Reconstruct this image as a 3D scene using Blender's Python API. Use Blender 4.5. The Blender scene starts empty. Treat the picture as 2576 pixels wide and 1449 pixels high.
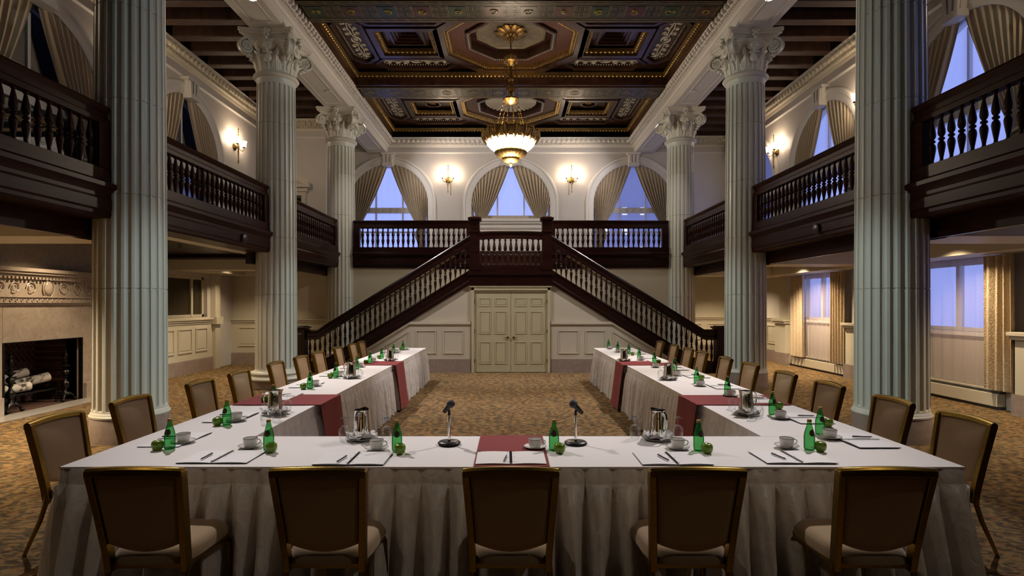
import bpy, bmesh, math, random
from math import sin, cos, pi, sqrt, radians
from mathutils import Vector, Matrix
random.seed(7)
S = bpy.context.scene
COL = S.collection

# ------------------------------------------------------------------ camera, world, exposure
CH = 1.73                                   # eye height
cam_d = bpy.data.cameras.new('camera'); cam = bpy.data.objects.new('camera', cam_d); COL.objects.link(cam)
cam.location = (0, 0, CH); cam.rotation_euler = (radians(90), 0, 0)
cam_d.sensor_width = 36; cam_d.lens = 36 * 1400 / 2576
cam_d.shift_x = 3 / 2576; cam_d.shift_y = 41.5 / 2576
cam_d.clip_start = 0.05; cam_d.clip_end = 200
S.camera = cam
W = bpy.data.worlds.new('world'); S.world = W; W.use_nodes = True
W.node_tree.nodes['Background'].inputs[0].default_value = (0.34, 0.43, 1.0, 1)
W.node_tree.nodes['Background'].inputs[1].default_value = 1.65
S.view_settings.view_transform = 'Standard'; S.view_settings.look = 'None'
S.view_settings.gamma = 1; S.view_settings.exposure = 0.0
try: S.view_settings.use_curve_mapping = False
except Exception: pass
cy = S.cycles
cy.max_bounces = 7; cy.diffuse_bounces = 3; cy.glossy_bounces = 3; cy.transmission_bounces = 5
cy.transparent_max_bounces = 10; cy.caustics_reflective = False; cy.caustics_refractive = False
cy.sample_clamp_indirect = 4.0; cy.sample_clamp_direct = 0
cy.use_adaptive_sampling = True; cy.adaptive_threshold = 0.03

WARM = (1.0, 0.77, 0.50); NEUT = (1.0, 0.92, 0.90); COOL = (0.80, 1.0, 0.97)
def lamp(name, kind, loc, power, color, size=0.08, aim=None, cone=70, blend=0.7):
    L = bpy.data.lights.new(name, kind); L.energy = power; L.color = color
    if kind in ('POINT', 'SPOT'): L.shadow_soft_size = size
    if kind == 'SPOT': L.spot_size = radians(cone); L.spot_blend = blend
    o = bpy.data.objects.new(name, L); COL.objects.link(o); o.location = loc
    if aim is not None:
        o.rotation_euler = (Vector(aim) - Vector(loc)).to_track_quat('-Z', 'Y').to_euler()
    return o
SOFFIT_Z = 7.33
for sx in (-1, 1):
    # table and floor spots set in the beams above the columns: x, y, aim, watts, colour, cone
    for (x, y, ax, ay, az, pw, co, cn) in (
            (4.75, 8.4, 2.3, 5.6, .75, 980, NEUT, 42), (4.75, 8.5, .7, 3.9, .75, 860, NEUT, 32), (4.75, 10.2, 2.2, 8.4, .75, 1000, NEUT, 46),
            (4.74, 12.94, 2.2, 11.6, .75, 950, NEUT, 50), (4.75, 9.9, .5, 14.1, 1.0, 900, NEUT, 44), (4.75, 10.3, 0.4, 8.5, 0, 380, WARM, 50),
            (4.75, 1.6, 1.4, 3.4, .3, 60, WARM, 50), (4.75, 14.8, 3.6, 16.1, 1.0, 120, NEUT, 50)):  # warm pair on this line is an added front fill
        lamp('soffit_and_fill_spot', 'SPOT', (sx*x, y, SOFFIT_Z-.06), pw, co, .06, (sx*ax, ay, az), cn)
    for (y, ty, pw) in ((7.6, 5.0, 900), (11.0, 9.6, 800)):      # across the hall on to the opposite chairs
        lamp('soffit_and_fill_spot', 'SPOT', (sx*4.75, y, SOFFIT_Z-.06), pw*(1.7 if sx > 0 else .5), NEUT, .06, (-sx*3.1, ty, .7), 30)
    lamp('soffit_and_fill_spot', 'SPOT', (sx*4.75, .3, SOFFIT_Z-.06), 125 if sx > 0 else 50, (1, .88, .74), .06, (-sx*.6, 3.4, .2), 48)  # pair added to bring out the front skirt folds
    lamp('soffit_and_fill_spot', 'SPOT', (sx*4.70, 17.3, SOFFIT_Z-.06), 420, NEUT, .06, (-sx*.4, 20.7, 4.9), 95)  # pair added to brighten the rear wall
    # cool spots added to brighten the columns and capitals, without fixtures
    for (y, cy_, pw, cn) in ((5.4, 7.25, 1500, 17), (9.8, 11.75, 1300, 15), (14.4, 16.25, 600, 15)):
        lamp('column_fill_spot', 'SPOT', (-sx*4.7, y, 7.27), pw, COOL, .06, (sx*4.85, cy_, 1.2), cn, .9)
        lamp('column_fill_spot', 'SPOT', (-sx*4.7, y+.3, 7.27), 300, COOL, .06, (sx*4.85, cy_, 4.4), 28, 1)
        lamp('capital_fill_spot', 'SPOT', (-sx*4.2, cy_-3.4, 7.2), 330, COOL, .06, (sx*4.95, cy_, 6.75), 11, .8)
# under-gallery downlights
for (x, y, pw) in ((-5.75, 10.2, 110), (-6.5, 6.2, 680), (-7.0, 14.6, 150), (-6.4, 12.2, 230), (-7.0, 9.0, 130), (-6.3, 3.4, 160),
                   (7.0, 9.3, 300), (7.0, 14.2, 650), (6.5, 6.2, 200), (6.6, 17.6, 320), (6.4, 12.0, 560), (6.6, 3.2, 60)):
    lamp('aisle_spot', 'SPOT', (x, y, 2.80), pw, WARM, .05, (x + (.25 if x > 0 else -.25), y, 0), 125, .8)

# ------------------------------------------------------------------ materials
def mat(name): 
    m = bpy.data.materials.new(name); m.use_nodes = True
    nt = m.node_tree; b = nt.nodes['Principled BSDF']; return m, nt, b
def N(nt, t, **kw):
    n = nt.nodes.new(t)
    for k, v in kw.items():
        if k in n.inputs: n.inputs[k].default_value = v
        else: setattr(n, k, v)
    return n
def coords(nt, scale=(1, 1, 1), rot=(0, 0, 0), kind='Object'):
    tc = N(nt, 'ShaderNodeTexCoord'); mp = N(nt, 'ShaderNodeMapping')
    mp.inputs['Scale'].default_value = scale; mp.inputs['Rotation'].default_value = rot
    nt.links.new(tc.outputs[kind], mp.inputs[0]); return mp.outputs[0]
def ramp(nt, fac, stops):
    r = N(nt, 'ShaderNodeValToRGB'); nt.links.new(fac, r.inputs[0]); e = r.color_ramp.elements
    while len(e) < len(stops): e.new(.5)
    for i, (p, c) in enumerate(stops): e[i].position = p; e[i].color = (*c, 1)
    return r.outputs[0]
def bump(nt, b, h, strength=.3, dist=.01):
    n = N(nt, 'ShaderNodeBump'); n.inputs['Strength'].default_value = strength; n.inputs['Distance'].default_value = dist
    nt.links.new(h, n.inputs['Height']); nt.links.new(n.outputs[0], b.inputs['Normal'])
def plain(name, c, rough=.5, metal=0, spec=.5, coat=0, noise=None, nb=0, nscale=20):
    m, nt, b = mat(name); b.inputs['Base Color'].default_value = (*c, 1); b.inputs['Roughness'].default_value = rough
    b.inputs['Metallic'].default_value = metal; b.inputs['Specular IOR Level'].default_value = spec
    b.inputs['Coat Weight'].default_value = coat; b.inputs['Coat Roughness'].default_value = .15
    if noise or nb:
        v = coords(nt); n = N(nt, 'ShaderNodeTexNoise', Scale=nscale, Detail=4.0); nt.links.new(v, n.inputs['Vector'])
        if noise:
            c2 = tuple(x * (1 - noise) for x in c)
            nt.links.new(ramp(nt, n.outputs['Fac'], [(.35, c2), (.65, c)]), b.inputs['Base Color'])
        if nb: bump(nt, b, n.outputs['Fac'], nb, .004)
    return m
M = {}
M['wall'] = plain('cream_wall_paint', (.54, .50, .455), .55, noise=.05, nscale=1.5)
M['wall_lower'] = plain('ivory_wall_paint', (.56, .51, .40), .5, noise=.05, nscale=1.5)
M['white'] = plain('white_moulding_paint', (.66, .63, .58), .45)
M['column'] = plain('column_cream_enamel', (.58, .57, .51), .42, coat=.05)
M['plaster'] = plain('capital_plaster_paint', (.62, .58, .50), .42)
M['gold'] = plain('gilded_moulding', (.56, .37, .13), .46, metal=1, noise=.5, nscale=25)
M['brass'] = plain('aged_brass', (.36, .22, .07), .34, metal=1, noise=.4, nscale=60)
M['chairgold'] = plain('brushed_gold_frame', (.32, .20, .036), .30, metal=1, noise=.25, nscale=90)
M['chrome'] = plain('polished_steel', (.75, .73, .70), .06, metal=1)
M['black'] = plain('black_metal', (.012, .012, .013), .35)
M['mesh'] = plain('grey_microphone_mesh', (.06, .06, .07), .45, metal=.6, nb=.5, nscale=600)
M['china'] = plain('white_porcelain', (.80, .78, .74), .18, coat=.4)
M['rim'] = plain('dark_band', (.05, .035, .03), .3)
M['paper'] = plain('white_paper', (.80, .78, .78), .6)
M['cover'] = plain('black_card', (.03, .03, .035), .5)
M['napkin'] = plain('white_napkin', (.86, .85, .84), .7, nb=.4, nscale=60)
M['door'] = plain('olive_cream_door_paint', (.50, .46, .30), .42)
M['dkglass'] = plain('dark_panel', (.035, .026, .012), .25)
M['iron'] = plain('black_iron', (.02, .018, .017), .3, metal=.7)
M['bark_end'] = plain('cut_wood', (.30, .16, .07), .8, noise=.4, nscale=30)
M['stem'] = plain('apple_stem', (.10, .06, .03), .7)
M['rubber'] = plain('black_rubber', (.015, .015, .015), .7)
M['grey'] = plain('dark_grey_metal', (.05, .05, .05), .5)

def wood(name, c1, c2, rough=.26, scale=(1.2, 1.2, 14), coat=.35):
    m, nt, b = mat(name); v = coords(nt, scale)
    n = N(nt, 'ShaderNodeTexNoise', Scale=2.2, Detail=6.0, Distortion=1.2); nt.links.new(v, n.inputs['Vector'])
    nt.links.new(ramp(nt, n.outputs['Fac'], [(.3, c1), (.7, c2)]), b.inputs['Base Color'])
    b.inputs['Roughness'].default_value = rough; b.inputs['Coat Weight'].default_value = coat; b.inputs['Coat Roughness'].default_value = .18; b.inputs['Specular IOR Level'].default_value = .24
    bump(nt, b, n.outputs['Fac'], .06, .004); return m
M['wood'] = wood('dark_mahogany', (.008, .0020, .0016), (.024, .0066, .0042), rough=.28, coat=.10)
M['wood_g'] = wood('dark_walnut_gallery', (.014, .0040, .0024), (.038, .0112, .0055), rough=.34, coat=0, scale=(9, 1.2, 9)); M['wood_g'].node_tree.nodes['Principled BSDF'].inputs['Specular IOR Level'].default_value = .12
M['wood_h'] = wood('dark_mahogany_beam', (.012, .004, .003), (.040, .014, .007), scale=(1, 1, 1), rough=.35, coat=.1)
M['woodceil'] = wood('carved_walnut', (.016, .006, .0038), (.052, .021, .011), rough=.34, scale=(2, 2, 2))
M['woodlt'] = wood('worn_walnut_rib', (.022, .010, .006), (.060, .029, .017), rough=.6, coat=.0, scale=(1.5, 6, 1))

def marble(name, c1, c2, vein, scale=4):
    m, nt, b = mat(name); v = coords(nt)
    n = N(nt, 'ShaderNodeTexNoise', Scale=scale, Detail=8.0, Distortion=1.5); nt.links.new(v, n.inputs['Vector'])
    vo = N(nt, 'ShaderNodeTexVoronoi', Scale=scale * 1.6); vo.feature = 'DISTANCE_TO_EDGE'
    ad = N(nt, 'ShaderNodeVectorMath'); ad.operation = 'ADD'; sc = N(nt, 'ShaderNodeVectorMath'); sc.operation = 'SCALE'; sc.inputs['Scale'].default_value = .5
    nt.links.new(n.outputs['Color'], sc.inputs[0]); nt.links.new(v, ad.inputs[0]); nt.links.new(sc.outputs[0], ad.inputs[1]); nt.links.new(ad.outputs[0], vo.inputs['Vector'])
    base = ramp(nt, n.outputs['Fac'], [(.3, c1), (.7, c2)])
    vf = N(nt, 'ShaderNodeMapRange'); vf.inputs['From Max'].default_value = .022; nt.links.new(vo.outputs['Distance'], vf.inputs['Value'])
    mx = N(nt, 'ShaderNodeMix'); mx.data_type = 'RGBA'; nt.links.new(vf.outputs[0], mx.inputs[0]); mx.inputs[6].default_value = (*vein, 1); nt.links.new(base, mx.inputs[7])
    nt.links.new(mx.outputs[2], b.inputs['Base Color']); b.inputs['Roughness'].default_value = .28; return m
M['marble'] = marble('tan_veined_marble', (.34, .27, .21), (.43, .36, .29), (.25, .18, .13), 3.5)
M['marble_base'] = marble('pink_grey_marble', (.25, .19, .16), (.33, .26, .23), (.20, .15, .13), 5)
M['marble_red'] = marble('red_brown_inlay', (.022, .008, .005), (.12, .045, .024), (.06, .028, .015), 26)
M['marble_red'].node_tree.nodes['Principled BSDF'].inputs['Roughness'].default_value = .65
M['hearth'] = marble('grey_hearth_stone', (.34, .31, .28), (.42, .39, .36), (.28, .25, .23), 4)

def carpet():
    m, nt, b = mat('brown_gold_scroll_carpet'); v = coords(nt, (.85, 1.55, 1))
    n1 = N(nt, 'ShaderNodeTexNoise', Scale=2.6, Detail=3.0, Distortion=2.8); nt.links.new(v, n1.inputs['Vector'])
    n2 = N(nt, 'ShaderNodeTexNoise', Scale=4.8, Detail=5.0, Distortion=3.6); nt.links.new(v, n2.inputs['Vector'])
    wv = N(nt, 'ShaderNodeTexWave', Scale=2.2, Distortion=14.0, Detail=3.0); wv.inputs['Detail Scale'].default_value = 1.4; nt.links.new(v, wv.inputs['Vector'])
    mth = N(nt, 'ShaderNodeMath'); mth.operation = 'ADD'; nt.links.new(n2.outputs['Fac'], mth.inputs[0])
    m2 = N(nt, 'ShaderNodeMath'); m2.operation = 'MULTIPLY'; m2.inputs[1].default_value = .16; nt.links.new(wv.outputs['Fac'], m2.inputs[0]); nt.links.new(m2.outputs[0], mth.inputs[1])
    gold = ramp(nt, n1.outputs['Fac'], [(.35, (.225, .124, .053)), (.65, (.27, .178, .078))])
    dark = ramp(nt, n1.outputs['Fac'], [(.40, (.070, .050, .028)), (.60, (.10, .080, .048))])
    f = ramp(nt, mth.outputs[0], [(.49, (0, 0, 0)), (.66, (1, 1, 1))])
    mx = N(nt, 'ShaderNodeMix'); mx.data_type = 'RGBA'; nt.links.new(f, mx.inputs[0]); nt.links.new(dark, mx.inputs[6]); nt.links.new(gold, mx.inputs[7])
    nt.links.new(mx.outputs[2], b.inputs['Base Color']); b.inputs['Roughness'].default_value = .95; b.inputs['Specular IOR Level'].default_value = .1
    fn = N(nt, 'ShaderNodeTexNoise', Scale=300.0); nt.links.new(v, fn.inputs['Vector']); bump(nt, b, fn.outputs['Fac'], .4, .004)
    return m
M['carpet'] = carpet()
def fabric(name, c, rough=.85, sc=250, sheen=.3, nb=.3):
    m, nt, b = mat(name); b.inputs['Base Color'].default_value = (*c, 1); b.inputs['Roughness'].default_value = rough
    b.inputs['Sheen Weight'].default_value = sheen; b.inputs['Specular IOR Level'].default_value = .25
    v = coords(nt); n = N(nt, 'ShaderNodeTexNoise', Scale=sc, Detail=2.0); nt.links.new(v, n.inputs['Vector'])
    bump(nt, b, n.outputs['Fac'], nb, .002); return m
M['cloth'] = fabric('white_table_linen', (.80, .77, .76), nb=.12, sheen=0)
M['runner'] = fabric('burgundy_runner', (.22, .028, .030), sheen=.1)
M['seat'] = fabric('tan_upholstery', (.26, .175, .088), nb=.2)
M['backpad'] = fabric('brown_tan_upholstery', (.40, .265, .145), .6, nb=.15, sheen=.1)
M['drape'] = fabric('beige_linen_drape', (.46, .38, .27), sc=120)
def crinkle():
    m, nt, b = mat('crinkled_ivory_satin'); v = coords(nt, (1, 1, .6))
    n = N(nt, 'ShaderNodeTexNoise', Scale=11.0, Detail=5.0, Distortion=1.0); nt.links.new(v, n.inputs['Vector'])
    nt.links.new(ramp(nt, n.outputs['Fac'], [(.35, (.64, .60, .57)), (.65, (.80, .76, .73))]), b.inputs['Base Color'])
    b.inputs['Roughness'].default_value = .38; b.inputs['Sheen Weight'].default_value = .2; bump(nt, b, n.outputs['Fac'], .8, .02); return m
M['skirt'] = crinkle()
def damask():
    m, nt, b = mat('gold_swirl_drape'); v = coords(nt, (1, 1, 1))
    n = N(nt, 'ShaderNodeTexNoise', Scale=12.0, Detail=0.5); nt.links.new(v, n.inputs['Vector'])
    ml = N(nt, 'ShaderNodeMath'); ml.operation = 'MULTIPLY'; ml.inputs[1].default_value = 60; nt.links.new(n.outputs['Fac'], ml.inputs[0])
    sn = N(nt, 'ShaderNodeMath'); sn.operation = 'SINE'; nt.links.new(ml.outputs[0], sn.inputs[0])
    nt.links.new(ramp(nt, sn.outputs[0], [(.0, (.48, .37, .24)), (.45, (.60, .50, .36))]), b.inputs['Base Color'])
    b.inputs['Roughness'].default_value = .6; bump(nt, b, sn.outputs[0], .35, .005); return m
M['damask'] = damask()
def sheer(name, c, tr):
    m, nt, b = mat(name); nt.nodes.remove(b); out = [n for n in nt.nodes if n.type == 'OUTPUT_MATERIAL'][0]
    t = N(nt, 'ShaderNodeBsdfTransparent'); d = N(nt, 'ShaderNodeBsdfTranslucent'); d.inputs[0].default_value = (*c, 1)
    d2 = N(nt, 'ShaderNodeBsdfDiffuse'); d2.inputs[0].default_value = (*c, 1)
    a = N(nt, 'ShaderNodeMixShader'); a.inputs[0].default_value = .4; nt.links.new(d.outputs[0], a.inputs[1]); nt.links.new(d2.outputs[0], a.inputs[2])
    x = N(nt, 'ShaderNodeMixShader'); x.inputs[0].default_value = 1 - tr; nt.links.new(t.outputs[0], x.inputs[1]); nt.links.new(a.outputs[0], x.inputs[2]); nt.links.new(x.outputs[0], out.inputs[0]); return m
M['sheer'] = sheer('white_sheer_voile', (.85, .83, .90), .55)
M['sheer_gold'] = sheer('golden_sheer_voile', (.62, .54, .56), .62)
def thin_glass(name, c=(1, 1, 1), g=.08, rough=.02):
    m, nt, b = mat(name); nt.nodes.remove(b); out = [n for n in nt.nodes if n.type == 'OUTPUT_MATERIAL'][0]
    t = N(nt, 'ShaderNodeBsdfTransparent'); t.inputs[0].default_value = (*c, 1); gl = N(nt, 'ShaderNodeBsdfGlossy'); gl.inputs['Roughness'].default_value = rough
    lw = N(nt, 'ShaderNodeLayerWeight'); lw.inputs[0].default_value = .25
    mr = N(nt, 'ShaderNodeMapRange'); mr.inputs['To Min'].default_value = g; mr.inputs['To Max'].default_value = .75; nt.links.new(lw.outputs['Facing'], mr.inputs[0])
    x = N(nt, 'ShaderNodeMixShader'); nt.links.new(mr.outputs[0], x.inputs[0]); nt.links.new(t.outputs[0], x.inputs[1]); nt.links.new(gl.outputs[0], x.inputs[2]); nt.links.new(x.outputs[0], out.inputs[0]); return m
M['pane'] = thin_glass('window_glass', (.97, .98, 1), .03)
M['glass'] = thin_glass('clear_wine_glass', (.96, .97, .97), .025)
def greenglass():
    m, nt, b = mat('green_bottle_glass'); b.inputs['Base Color'].default_value = (.03, .30, .07, 1); b.inputs['Roughness'].default_value = .04
    out = [n for n in nt.nodes if n.type == 'OUTPUT_MATERIAL'][0]
    lw = N(nt, 'ShaderNodeLayerWeight'); lw.inputs[0].default_value = .45
    t = N(nt, 'ShaderNodeBsdfTransparent'); nt.links.new(ramp(nt, lw.outputs['Facing'], [(.25, (.40, .88, .46)), (.75, (.01, .16, .03))]), t.inputs[0]); x = N(nt, 'ShaderNodeMixShader'); x.inputs[0].default_value = .30
    nt.links.new(t.outputs[0], x.inputs[1]); nt.links.new(b.outputs[0], x.inputs[2]); nt.links.new(x.outputs[0], out.inputs[0]); return m
M['bottle'] = greenglass()
def emis(name, c, s):
    m, nt, b = mat(name); b.inputs['Base Color'].default_value = (*c, 1); b.inputs['Emission Color'].default_value = (*c, 1); b.inputs['Emission Strength'].default_value = s; return m
M['shade'] = emis('lit_frosted_glass_shade', (1, .80, .58), 9)
M['bowl'] = emis('lit_alabaster_bowl', (1, .80, .60), 11)
M['lens'] = emis('lit_downlight_lens', (1, .93, .85), 14)
M['litwin'] = emis('lit_office_window', (1, .92, .75), 1.1)
def apple():
    m, nt, b = mat('green_apple_skin'); v = coords(nt); n = N(nt, 'ShaderNodeTexNoise', Scale=60.0); nt.links.new(v, n.inputs['Vector'])
    nt.links.new(ramp(nt, n.outputs['Fac'], [(.3, (.10, .20, .012)), (.7, (.16, .28, .02))]), b.inputs['Base Color']); b.inputs['Roughness'].default_value = .22; return m
M['apple'] = apple()
def birch():
    m, nt, b = mat('birch_bark'); v = coords(nt, (3, 3, 3)); n = N(nt, 'ShaderNodeTexNoise', Scale=4.0, Detail=5.0); nt.links.new(v, n.inputs['Vector'])
    nt.links.new(ramp(nt, n.outputs['Fac'], [(.40, (.07, .05, .04)), (.50, (.62, .56, .48))]), b.inputs['Base Color']); b.inputs['Roughness'].default_value = .8; return m
M['birch'] = birch()
def bricks():
    m, nt, b = mat('dark_firebrick'); v = coords(nt, (1, 1, 1), (0, 0, 0)); mp = N(nt, 'ShaderNodeMapping'); mp.inputs['Rotation'].default_value = (0, radians(90), radians(40)); nt.links.new(v, mp.inputs[0])
    br = N(nt, 'ShaderNodeTexBrick', Scale=3.2); br.inputs['Color1'].default_value = (.075, .026, .015, 1); br.inputs['Color2'].default_value = (.035, .012, .008, 1); br.inputs['Mortar'].default_value = (.17, .10, .06, 1)
    nt.links.new(mp.outputs[0], br.inputs['Vector']); nt.links.new(br.outputs['Color'], b.inputs['Base Color']); b.inputs['Roughness'].default_value = .8; return m
M['firebrick'] = bricks()
M['silver'] = plain('silvered_arabesque', (.42, .38, .30), .45)
M['palepanel'] = plain('painted_pale_panel', (.17, .145, .095), .5, noise=.35, nscale=6)
M['paint_dark'] = plain('painted_dark_olive', (.034, .029, .017), .34, spec=.25, noise=.3, nscale=5)
M['paint_green'] = plain('painted_green_square', (.018, .032, .010), .35)
M['paint_red'] = plain('painted_red_square', (.055, .015, .009), .35)
M['paint_yellow'] = plain('painted_yellow_figure', (.20, .16, .025), .45)
M['paint_line'] = plain('painted_gold_line', (.22, .17, .08), .4)
M['building'] = plain('grey_office_facade', (.20, .22, .30), .8)

# ------------------------------------------------------------------ mesh building
class MB:
    def __init__(s): s.v = []; s.f = []
    def add(s, vs, fs, T=None):
        o = len(s.v)
        s.v += [tuple(T @ Vector(p)) for p in vs] if T is not None else [tuple(p) for p in vs]
        s.f += [tuple(i + o for i in f) for f in fs]; return s
    def box(s, x0, x1, y0, y1, z0, z1, T=None):
        x0, x1 = min(x0, x1), max(x0, x1); y0, y1 = min(y0, y1), max(y0, y1); z0, z1 = min(z0, z1), max(z0, z1)
        v = [(x0,y0,z0),(x1,y0,z0),(x1,y1,z0),(x0,y1,z0),(x0,y0,z1),(x1,y0,z1),(x1,y1,z1),(x0,y1,z1)]
        return s.add(v, [(0,3,2,1),(4,5,6,7),(0,1,5,4),(1,2,6,5),(2,3,7,6),(3,0,4,7)], T)
    def lathe(s, prof, n=24, c=(0,0,0), T=None, cap=True, lobes=0, amp=0):
        vs = []; fs = []
        for (r, z) in prof:
            for i in range(n):
                a = 2*pi*i/n; rr = r*(1+amp*abs(cos(a*lobes/2))) if lobes else r
                vs.append((c[0]+rr*cos(a), c[1]+rr*sin(a), c[2]+z))
        for j in range(len(prof)-1):
            for i in range(n):
                k = (i+1) % n; fs.append((j*n+i, j*n+k, (j+1)*n+k, (j+1)*n+i))
        if cap:
            fs.append(tuple(reversed(range(n)))); fs.append(tuple(range((len(prof)-1)*n, len(prof)*n)))
        return s.add(vs, fs, T)
    def tube(s, pts, r, n=8, closed=False):
        P = [Vector(p) for p in pts]; m = len(P); R = r if isinstance(r, (list, tuple)) else [r]*m
        vs = []; fs = []; up = None
        for i in range(m):
            a = P[i-1] if (i > 0 or closed) else P[i]; b = P[(i+1) % m] if (i < m-1 or closed) else P[i]
            t = (b-a)
            if t.length < 1e-9: t = Vector((0,0,1))
            t.normalize()
            if up is None: up = Vector((0,0,1)) if abs(t.z) < .9 else Vector((1,0,0))
            u = (up - t*up.dot(t))
            if u.length < 1e-6: u = t.orthogonal()
            u.normalize(); w = t.cross(u); up = u
            for k in range(n):
                q = 2*pi*k/n; vs.append(P[i] + R[i]*(cos(q)*u + sin(q)*w))
        for i in range(m if closed else m-1):
            j = (i+1) % m
            for k in range(n):
                l = (k+1) % n; fs.append((i*n+k, i*n+l, j*n+l, j*n+k))
        if not closed: fs.append(tuple(reversed(range(n)))); fs.append(tuple(range((m-1)*n, m*n)))
        return s.add(vs, fs)
    def sweep(s, prof, path, outs, caps=True):
        """prof [(u,z)], path list of points, outs list of outward unit vectors"""
        n = len(prof); vs = []; fs = []
        for p, o in zip(path, outs):
            p = Vector(p); o = Vector(o)
            for (u, z) in prof: vs.append(p + o*u + Vector((0, 0, z)))
        for i in range(len(path)-1):
            for k in range(n):
                l = (k+1) % n; fs.append((i*n+k, (i+1)*n+k, (i+1)*n+l, i*n+l))
        if caps: fs.append(tuple(range(n))); fs.append(tuple(reversed(range((len(path)-1)*n, len(path)*n))))
        return s.add(vs, fs)
    def poly(s, pts, z0, z1, T=None):
        n = len(pts); vs = [(x, y, z0) for x, y in pts] + [(x, y, z1) for x, y in pts]
        fs = [tuple(reversed(range(n))), tuple(range(n, 2*n))] + [(i, (i+1) % n, n+(i+1) % n, n+i) for i in range(n)]
        return s.add(vs, fs, T)
    def polyring(s, outer, inner, z0, z1, T=None):
        n = len(outer); vs = [(x, y, z) for z in (z0, z1) for P in (outer, inner) for x, y in P]
        fs = []
        for i in range(n):
            k = (i+1) % n
            fs += [(i, n+i, n+k, k), (2*n+i, 2*n+k, 3*n+k, 3*n+i), (i, k, 2*n+k, 2*n+i), (n+i, 3*n+i, 3*n+k, n+k)]
        return s.add(vs, fs, T)
    def grid(s, fn, nu, nv, T=None, thick=None):
        vs = [fn(i/nu, j/nv) for j in range(nv+1) for i in range(nu+1)]
        fs = [(j*(nu+1)+i, j*(nu+1)+i+1, (j+1)*(nu+1)+i+1, (j+1)*(nu+1)+i) for j in range(nv) for i in range(nu)]
        return s.add(vs, fs, T)
    def ell(s, c, r, n=8, m=5, T=None):
        vs = []; fs = []
        for j in range(m+1):
            t = pi*j/m
            for i in range(n):
                a = 2*pi*i/n; vs.append((c[0]+r[0]*sin(t)*cos(a), c[1]+r[1]*sin(t)*sin(a), c[2]+r[2]*cos(t)))
        for j in range(m):
            for i in range(n):
                k = (i+1) % n; fs.append((j*n+i, (j+1)*n+i, (j+1)*n+k, j*n+k))
        return s.add(vs, fs, T)
    def mesh(s, name, m, smooth=35):
        me = bpy.data.meshes.new(name); me.from_pydata([tuple(p) for p in s.v], [], s.f); me.materials.append(m)
        bm = bmesh.new(); bm.from_mesh(me)
        if smooth: bmesh.ops.remove_doubles(bm, verts=bm.verts, dist=1e-5)
        bmesh.ops.dissolve_degenerate(bm, edges=bm.edges, dist=1e-6); bmesh.ops.recalc_face_normals(bm, faces=bm.faces); bm.to_mesh(me); bm.free()
        if smooth:
            me.polygons.foreach_set('use_smooth', [True]*len(me.polygons))
            me.set_sharp_from_angle(angle=radians(smooth))
        return me
    def build(s, name, m, parent=None, smooth=35, kind=None, bevel=0):
        me = s.mesh(name, m, smooth); o = bpy.data.objects.new(name, me); COL.objects.link(o)
        if parent is not None: o.parent = parent
        if kind: o['kind'] = kind
        if bevel:
            b = o.modifiers.new('bevel', 'BEVEL'); b.width = bevel; b.segments = 2; b.limit_method = 'ANGLE'
        return o
def thing(name, label, cat, loc=(0,0,0), rz=0, group=None):
    o = bpy.data.objects.new(name, None); COL.objects.link(o); o.location = loc; o.rotation_euler = (0, 0, rz)
    o.empty_display_size = .1; return tag(o, label, cat, group)
def tag(o, label, cat, group=None):
    o['label'] = label; o['category'] = cat
    if group: o['group'] = group
    return o
KIDS = {}
def kids(o): return [c for c in o.children]
def dup(o, loc=None, rz=None, label=None, group=None, parent=None):
    c = o.copy(); COL.objects.link(c); c.parent = parent
    if loc is not None: c.location = loc
    if rz is not None: c.rotation_euler = (0, 0, rz)
    if label: c['label'] = label
    if group: c['group'] = group
    for k in o.children: dup(k, parent=c)
    return c
def inst(o, parent, loc, rot=None):
    c = o.copy(); COL.objects.link(c); c.parent = parent; c.location = loc
    if rot: c.rotation_euler = rot
    return c
def Tr(x=0, y=0, z=0, rz=0, rx=0, ry=0, s=1):
    return Matrix.Translation((x, y, z)) @ Matrix.Rotation(rz, 4, 'Z') @ Matrix.Rotation(ry, 4, 'Y') @ Matrix.Rotation(rx, 4, 'X') @ Matrix.Scale(s, 4)
ORD = ['nearest','second','third','fourth','fifth','sixth','seventh','eighth','ninth','farthest']
# ------------------------------------------------------------------ the shell
XW, YB, YF = 8.1, 20.7, -2.6                # side walls, rear wall, wall behind the camera
AR, AO, ASP = 1.46, 1.78, 5.47              # arch: opening radius, casing radius, spring height
def mL(a, t, z): return (-XW - t, a, z)     # t is measured into the wall, away from the room
def mR(a, t, z): return (XW + t, a, z)
def mB(a, t, z): return (a, YB + t, z)
def mbox(mb, m, a0, a1, t0, t1, z0, z1):
    v = [m(a, t, z) for z in (z0, z1) for (a, t) in ((a0, t0), (a1, t0), (a1, t1), (a0, t1))]
    return mb.add(v, [(0,3,2,1),(4,5,6,7),(0,1,5,4),(1,2,6,5),(2,3,7,6),(3,0,4,7)])
def mpoly(mb, m, pts, t0, t1):
    n = len(pts); v = [m(a, t0, z) for a, z in pts] + [m(a, t1, z) for a, z in pts]
    return mb.add(v, [tuple(range(n)), tuple(reversed(range(n, 2*n)))] + [(i, n+i, n+(i+1) % n, (i+1) % n) for i in range(n)])
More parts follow.
